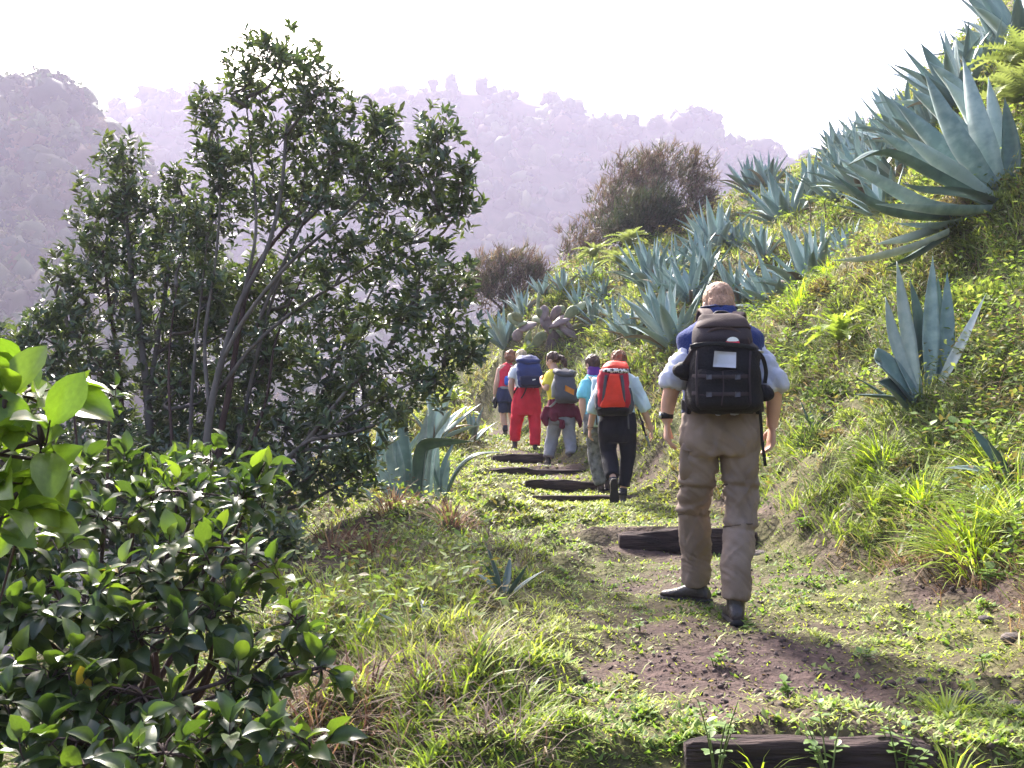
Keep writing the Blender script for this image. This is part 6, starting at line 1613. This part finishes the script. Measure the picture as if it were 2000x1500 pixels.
# ---------------------------------------------------------------- 4: yellow shirt, grey pack, maroon jacket
p = Person(13.8, 1095, 905, 'walker in yellow shirt with a maroon jacket tied round the waist', 14)
hc = p.J(1079, 704, .06)
hp_, HP, HM = p.head(hc, 1.0, (-.9, .6), .35)
body = hp_ + [p.limb([(1081, 714, .05, 7.5), (1084, 728, .02, 9)]), p.torso([(1086, 726, 19, .06, 0), (1088, 740, 24, .09, 0), (1093, 775, 20, .09, 0), (1096, 800, 23, .1, 0), (1097, 820, 22, .1, 0)]),
    p.limb([(1070, 736, 0, 7), (1068, 758, -.06, 6.3), (1060, 748, .12, 4.5), (1057, 745, .16, 4.2)]), p.limb([(1108, 738, 0, 7), (1112, 760, .1, 6), (1100, 752, .26, 4.4)]),
    p.limb([(1086, 815, 0, 11), (1078, 858, .1, 8), (1071, 898, .05, 5.5)]), p.limb([(1108, 815, 0, 11), (1113, 858, .0, 8), (1115, 888, -.1, 5)])]
body += p.hand(p.J(1057, 745, .16), (-.1, .6, .6), (.8, .3, 0), .165, (0, .3, 1), 1.0) + p.hand(p.J(1100, 752, .26), (-.4, .4, .7), (-.7, .3, 0), .165, (0, .3, 1), 1.0)
p.add('body', fuse(body, .0085, 2, .4, .42), skin_m)
p.hair([blob(HP(0, -.018, .036), .086, .098, .092, 18, 12, HM), blob(HP(0, -.065, .0), .066, .05, .06, 14, 10, HM),
        limb([HP(0, -.10, .02), HP(.02, -.15, -.03), HP(.03, -.16, -.10), HP(.03, -.15, -.17)], [.032, .042, .040, .012], n=12)], .009, hair_brown, .008, 50)
tr = fuse([p.torso([(1096, 790, 23, .11, 0), (1097, 810, 25, .13, 0), (1097, 828, 24, .12, 0)]), p.limb([(1086, 815, 0, 13.5), (1079, 856, .1, 12), (1074, 878, .08, 11), (1071, 893, .05, 10.5)]), p.limb([(1108, 815, 0, 13.5), (1113, 856, .0, 11.5), (1115, 876, -.06, 11), (1115, 887, -.1, 11)])], .013, 2)
p.wrinkle(tr, .012, 12, 8); p.add('trousers', tr, greytr)
me = fuse([p.torso([(1084, 722, 10, .065, .03), (1086, 728, 19, .08, .01), (1088, 742, 25, .105, 0), (1093, 775, 23, .105, 0), (1096, 795, 24, .11, 0)]), p.limb([(1073, 734, 0, 9.5), (1069, 748, -.03, 9.5), (1068, 753, -.04, 9)]), p.limb([(1107, 736, 0, 9.5), (1111, 752, .05, 9)])], .012, 2)
p.wrinkle(me, .008, 12, 8); p.add('shirt', me, yellow)
jk = [p.torso([(1095, 780, 24, .125, 0), (1096, 793, 28, .14, 0), (1096, 806, 31, .15, -.01), (1096, 815, 32, .15, -.01)], 30, 2.2), p.limb([(1070, 795, -.06, 7), (1064, 815, -.06, 8), (1068, 832, -.06, 4)]), p.limb([(1122, 795, -.06, 7), (1131, 818, -.06, 8), (1133, 836, -.06, 3)]), p.limb([(1085, 805, -.12, 9), (1082, 822, -.12, 7)]), p.limb([(1098, 820, -.14, 6), (1096, 836, -.12, 5)])]
me = fuse(jk, .013, 2); v = co(me)
displace(me, .007 * np.sin(7 * np.arctan2(v[:, 1], v[:, 0] - p.J(1096, 800)[0]) + 3 * noise(v * 5, 2)) * np.clip((p.J(0, 790)[2] - v[:, 2]) * 6, 0, 1)); p.wrinkle(me, .008, 8, 8); p.add('tied_jacket', me, maroon)
p.boot(p.J(1071, 896, .05), (-.15, 1, 0), (0, 0, 1), .26, brownboot); p.boot(p.J(1116, 893, -.1), (.25, 1, -.05), (.0, .05, 1), .26, brownboot)
root = pack_root(p, 1104, 755, -.22, 'grey backpack with an orange mesh patch on the yellow shirted walker'); q = At(p, root)
link('pack_body', soft_box(q, [(1098, 728, 15, .08, -.18), (1101, 737, 20, .11, -.21), (1105, 758, 23, .13, -.23), (1108, 778, 24, .13, -.23), (1109, 788, 19, .09, -.21)], amp=.012, seed=1), p_grey, root)
link('lid', soft_box(q, [(1096, 720, 12, .06, -.16), (1099, 724, 19, .10, -.19), (1104, 731, 22, .125, -.21), (1106, 737, 18, .10, -.21)], pw=3, amp=.014, seed=2), p_grey, root)
link('side_pocket', soft_box(q, [(1090, 736, 6, .06, -.22), (1087, 748, 9, .08, -.23), (1086, 764, 10, .08, -.23), (1084, 776, 8, .06, -.22)], 18, 2.6, .008, 3), p_lgrey, root)
link('lid_fold', soft_box(q, [(1116, 722, 4, .05, -.25), (1118, 727, 7, .07, -.25), (1120, 733, 6, .05, -.25)], 14, 2.4, .006, 3), p_lgrey, root)
quadcard(q, [(1104, 752, -.372), (1122, 761, -.372), (1121, 772, -.372), (1103, 763, -.372)], .006, p_orange, 'mesh_patch', root)
for pts in ([(1090, 735, -.15), (1084, 727, -.08), (1079, 730, .0), (1076, 750, .09)], [(1104, 735, -.15), (1104, 728, -.08), (1102, 732, .0), (1100, 750, .1)]):
    band(q, pts, .055, .018, web, 'shoulder_strap', root, (0, -.5, 1))
band(q, [(1088, 782, -.2), (1080, 790, -.16), (1074, 795, -.1)], .03, .01, p_lgrey, 'hip_belt', root)

# ---------------------------------------------------------------- 5: red trousers, navy pack
p = Person(15.3, 1025, 882, 'blond walker in white shirt and bright red trousers', 15)
hc = p.J(1018, 698, .06)
hp_, HP, HM = p.head(hc, .98, (.05, 1), .4)
body = hp_ + [p.limb([(1020, 705, .05, 7), (1022, 716, .02, 8.5)]), p.torso([(1023, 714, 18, .06, 0), (1025, 727, 22, .09, 0), (1028, 755, 19, .09, 0), (1029, 775, 22, .1, 0), (1029, 795, 21, .1, 0)]),
    p.limb([(1004, 724, 0, 6.5), (998, 754, -.05, 5.8), (1004, 780, .02, 4.0)]), p.limb([(1046, 724, 0, 6.5), (1054, 752, -.02, 5.8), (1050, 776, .08, 4)]),
    p.limb([(1014, 790, 0, 10), (1008, 828, .08, 7.5), (1006, 862, .12, 5)]), p.limb([(1043, 790, 0, 10), (1045, 828, .0, 7.5), (1045, 870, -.05, 5)])]
body += p.hand(p.J(1004, 780, .02), (.2, .1, -1), (.9, 0, 0), .165, (.1, 1, 0), .5) + p.hand(p.J(1050, 776, .08), (-.2, .2, -1), (-.9, 0, 0), .165, (-.1, 1, 0), .5)
p.add('body', fuse(body, .0095, 2, .4, .42), skin_m)
p.hair([blob(HP(0, -.014, .036), .090, .104, .095, 18, 12, HM), blob(HP(0, -.055, -.02), .074, .058, .07, 14, 10, HM)], .009, hair_blond, .011, 45)
tr = fuse([p.torso([(1029, 757, 23, .11, 0), (1029, 778, 27, .14, -.01), (1029, 795, 28, .14, -.01), (1029, 810, 22, .12, 0)]), p.limb([(1014, 792, 0, 14), (1009, 825, .08, 11.5), (1006, 845, .1, 10), (1006, 860, .12, 9)]), p.limb([(1043, 792, 0, 14), (1045, 825, .0, 11.5), (1045, 850, -.03, 10), (1045, 869, -.05, 9.5)])], .013, 2)
p.wrinkle(tr, .011, 10, 7); p.add('trousers', tr, redtr)
me = fuse([p.torso([(1021, 709, 10, .065, .03), (1023, 715, 18, .08, .01), (1025, 728, 23, .105, 0), (1028, 755, 22, .105, 0), (1029, 768, 23, .115, 0)]), p.limb([(1007, 721, 0, 9), (1001, 734, -.02, 8.5), (1000, 740, -.03, 8)]), p.limb([(1045, 721, 0, 9), (1050, 736, -.02, 8.5)])], .012, 2)
p.wrinkle(me, .008, 12, 8); p.add('shirt', me, white)
p.boot(p.J(1006, 866, .12), (-.1, 1, 0), (0, 0, 1), .26, leather); p.boot(p.J(1045, 868, -.05), (.1, 1, 0), (0, 0, 1), .26, leather)
root = pack_root(p, 1034, 728, -.24, 'large navy blue backpack on the walker in red trousers'); q = At(p, root)
link('pack_body', soft_box(q, [(1030, 705, 19, .10, -.2), (1032, 713, 24, .13, -.23), (1034, 728, 26, .15, -.25), (1036, 746, 25, .15, -.25), (1036, 757, 20, .11, -.22)], amp=.014, seed=1), p_navy, root)
link('lid', soft_box(q, [(1030, 694, 12, .07, -.16), (1031, 698, 20, .11, -.19), (1032, 705, 25, .14, -.22), (1033, 712, 22, .12, -.23)], pw=3, amp=.014, seed=2), p_navy, root)
link('front_pocket', soft_box(q, [(1036, 734, 20, .05, -.37), (1037, 738, 23, .06, -.38), (1037, 750, 22, .06, -.38), (1037, 756, 17, .04, -.37)], amp=.008, seed=3), p_navyd, root)
quadcard(q, [(1040, 741, -.446), (1046, 740, -.446), (1046, 742, -.446), (1040, 743, -.446)], .004, logo_w, 'logo_tab', root)
for pts in ([(1020, 712, -.15), (1014, 706, -.08), (1011, 709, .0), (1010, 728, .1)], [(1040, 712, -.15), (1040, 706, -.08), (1039, 710, .0), (1038, 728, .1)]):
    band(q, pts, .055, .018, web, 'shoulder_strap', root, (0, -.5, 1))
band(q, [(1012, 755, -.2), (1005, 765, -.1), (1006, 772, .0)], .02, .008, web, 'compression_strap', root)
band(q, [(1028, 757, -.26), (1024, 768, -.24), (1018, 778, -.2)], .02, .008, web, 'hanging_strap', root)

# ---------------------------------------------------------------- 6: lead walker
p = Person(18.4, 986, 850, 'lead walker with curly hair in red sleeveless top and navy shorts', 16)
hc = p.J(997, 697, .06)
hp_, HP, HM = p.head(hc, 1.0, (.15, 1), .35)
body = hp_ + [p.limb([(995, 704, .05, 5.8), (993, 714, .02, 7)]), p.torso([(991, 713, 15, .06, 0), (991, 724, 19, .09, 0), (990, 747, 16, .09, 0), (989, 765, 18, .1, 0), (989, 780, 17, .1, 0)]),
    p.limb([(976, 720, 0, 5.6), (970, 747, -.05, 5), (966, 770, .0, 3.4)]), p.limb([(1006, 721, 0, 5.6), (1012, 746, -.05, 5), (1011, 768, .05, 3.4)]),
    p.limb([(983, 780, 0, 8.5), (983, 808, .05, 6.5), (984, 822, .03, 6.2), (987, 843, .0, 4)]), p.limb([(997, 780, 0, 8.5), (999, 808, .2, 6.5), (1000, 818, .28, 6.2), (1001, 828, .35, 4)])]
body += p.hand(p.J(966, 770, 0), (0, .1, -1), (.9, 0, 0), .17, (.1, 1, 0), 1.1) + p.hand(p.J(1011, 768, .05), (0, .1, -1), (-.9, 0, 0), .17, (-.1, 1, 0), .5)
p.add('body', fuse(body, .0095, 2, .4, .42), skin_m)
p.hair([blob(HP(0, -.014, .03), .105, .115, .10, 18, 12, HM), blob(HP(0, -.05, -.05), .10, .075, .10, 14, 10, HM)], .010, hair_auburn, .018, 30)
tr = fuse([p.torso([(989, 757, 17.5, .11, 0), (989, 775, 20, .13, 0), (989, 786, 19, .12, 0)]), p.limb([(983, 778, 0, 11), (983, 800, .04, 10), (983, 805, .05, 9.5)]), p.limb([(997, 778, 0, 11), (998, 795, .14, 10), (999, 803, .18, 9.5)])], .014, 2)
p.wrinkle(tr, .01, 8, 7); p.add('shorts', tr, shorts_m)
me = fuse([p.torso([(993, 709, 7, .06, .03), (992, 714, 11, .075, .01), (991, 726, 18, .10, 0), (990, 748, 17, .10, 0), (989, 758, 18, .11, 0)])], .013, 2)
p.wrinkle(me, .008, 10, 8); p.add('sleeveless_top', me, redv)
for a in ([(986, 831, .01, 5.2), (987, 842, 0, 5.2)], [(1001, 826, .3, 5.2), (1001, 836, .34, 5.2)]):
    V, F = p.limb(a); obj('sock', V, F, sock, p.e)
p.boot(p.J(987, 843, 0), (-.35, 1, 0), (0, 0, 1), .26, brownboot, .06); p.boot(p.J(1001, 827, .35), (0, 1, 0), (0, 0, 1), .26, brownboot, .06)
root = empty('waist_bag', p.base + p.J(992, 745, -.15), 'small blue waist bag on a grey belt behind the red top', 'bag'); q = At(p, root)
link('bag_body', soft_box(q, [(993, 735, 6, .05, -.14), (993, 740, 8, .06, -.15), (993, 749, 8, .06, -.15), (993, 753, 6, .04, -.14)], 20, 4, .004, 1), cloth('bag_blue', (.04, .12, .50)), root)
band(q, [(972, 756, .0), (978, 757, -.09), (990, 757, -.135), (1002, 756, -.10), (1008, 755, .0)], .05, .015, p_lgrey, 'belt', root)
root = empty('cap', p.base + p.J(966, 782, -.02), 'dark cap held in the lead walker\'s lowered hand', 'cap'); q = At(p, root)
me = fuse([blob(q.J(967, 784, 0), .055, .075, .085, 16, 12), limb([q.J(968, 790, -.05), q.J(966, 797, -.1)], [.05, .03], n=14, sub=1, flat=.25)], .009, 2)
displace(me, .004 * noise(co(me) * 30, 3)); link('crown', me, web, root)

# ------------------------------------------------------------------ haze
hv = np.array([(x, y, z) for z in (-190, 235) for y in (-45, 760) for x in (-445, 445)], float)
hf = [(0, 2, 3, 1), (4, 5, 7, 6), (0, 1, 5, 4), (2, 6, 7, 3), (0, 4, 6, 2), (1, 3, 7, 5)]
m = bpy.data.materials.new('haze_air'); m.use_nodes = True
N, L = m.node_tree.nodes, m.node_tree.links
N.remove(N['Principled BSDF'])
pv = N.new('ShaderNodeVolumePrincipled')
pv.inputs['Color'].default_value = (.62, .58, .79, 1)
pv.inputs['Density'].default_value = .00075
pv.inputs['Anisotropy'].default_value = .25
L.new(pv.outputs[0], N['Material Output'].inputs['Volume'])
tag(obj('haze', hv, hf, m, smooth=False), 'pale lilac morning haze filling the valley', 'haze', kind='stuff')
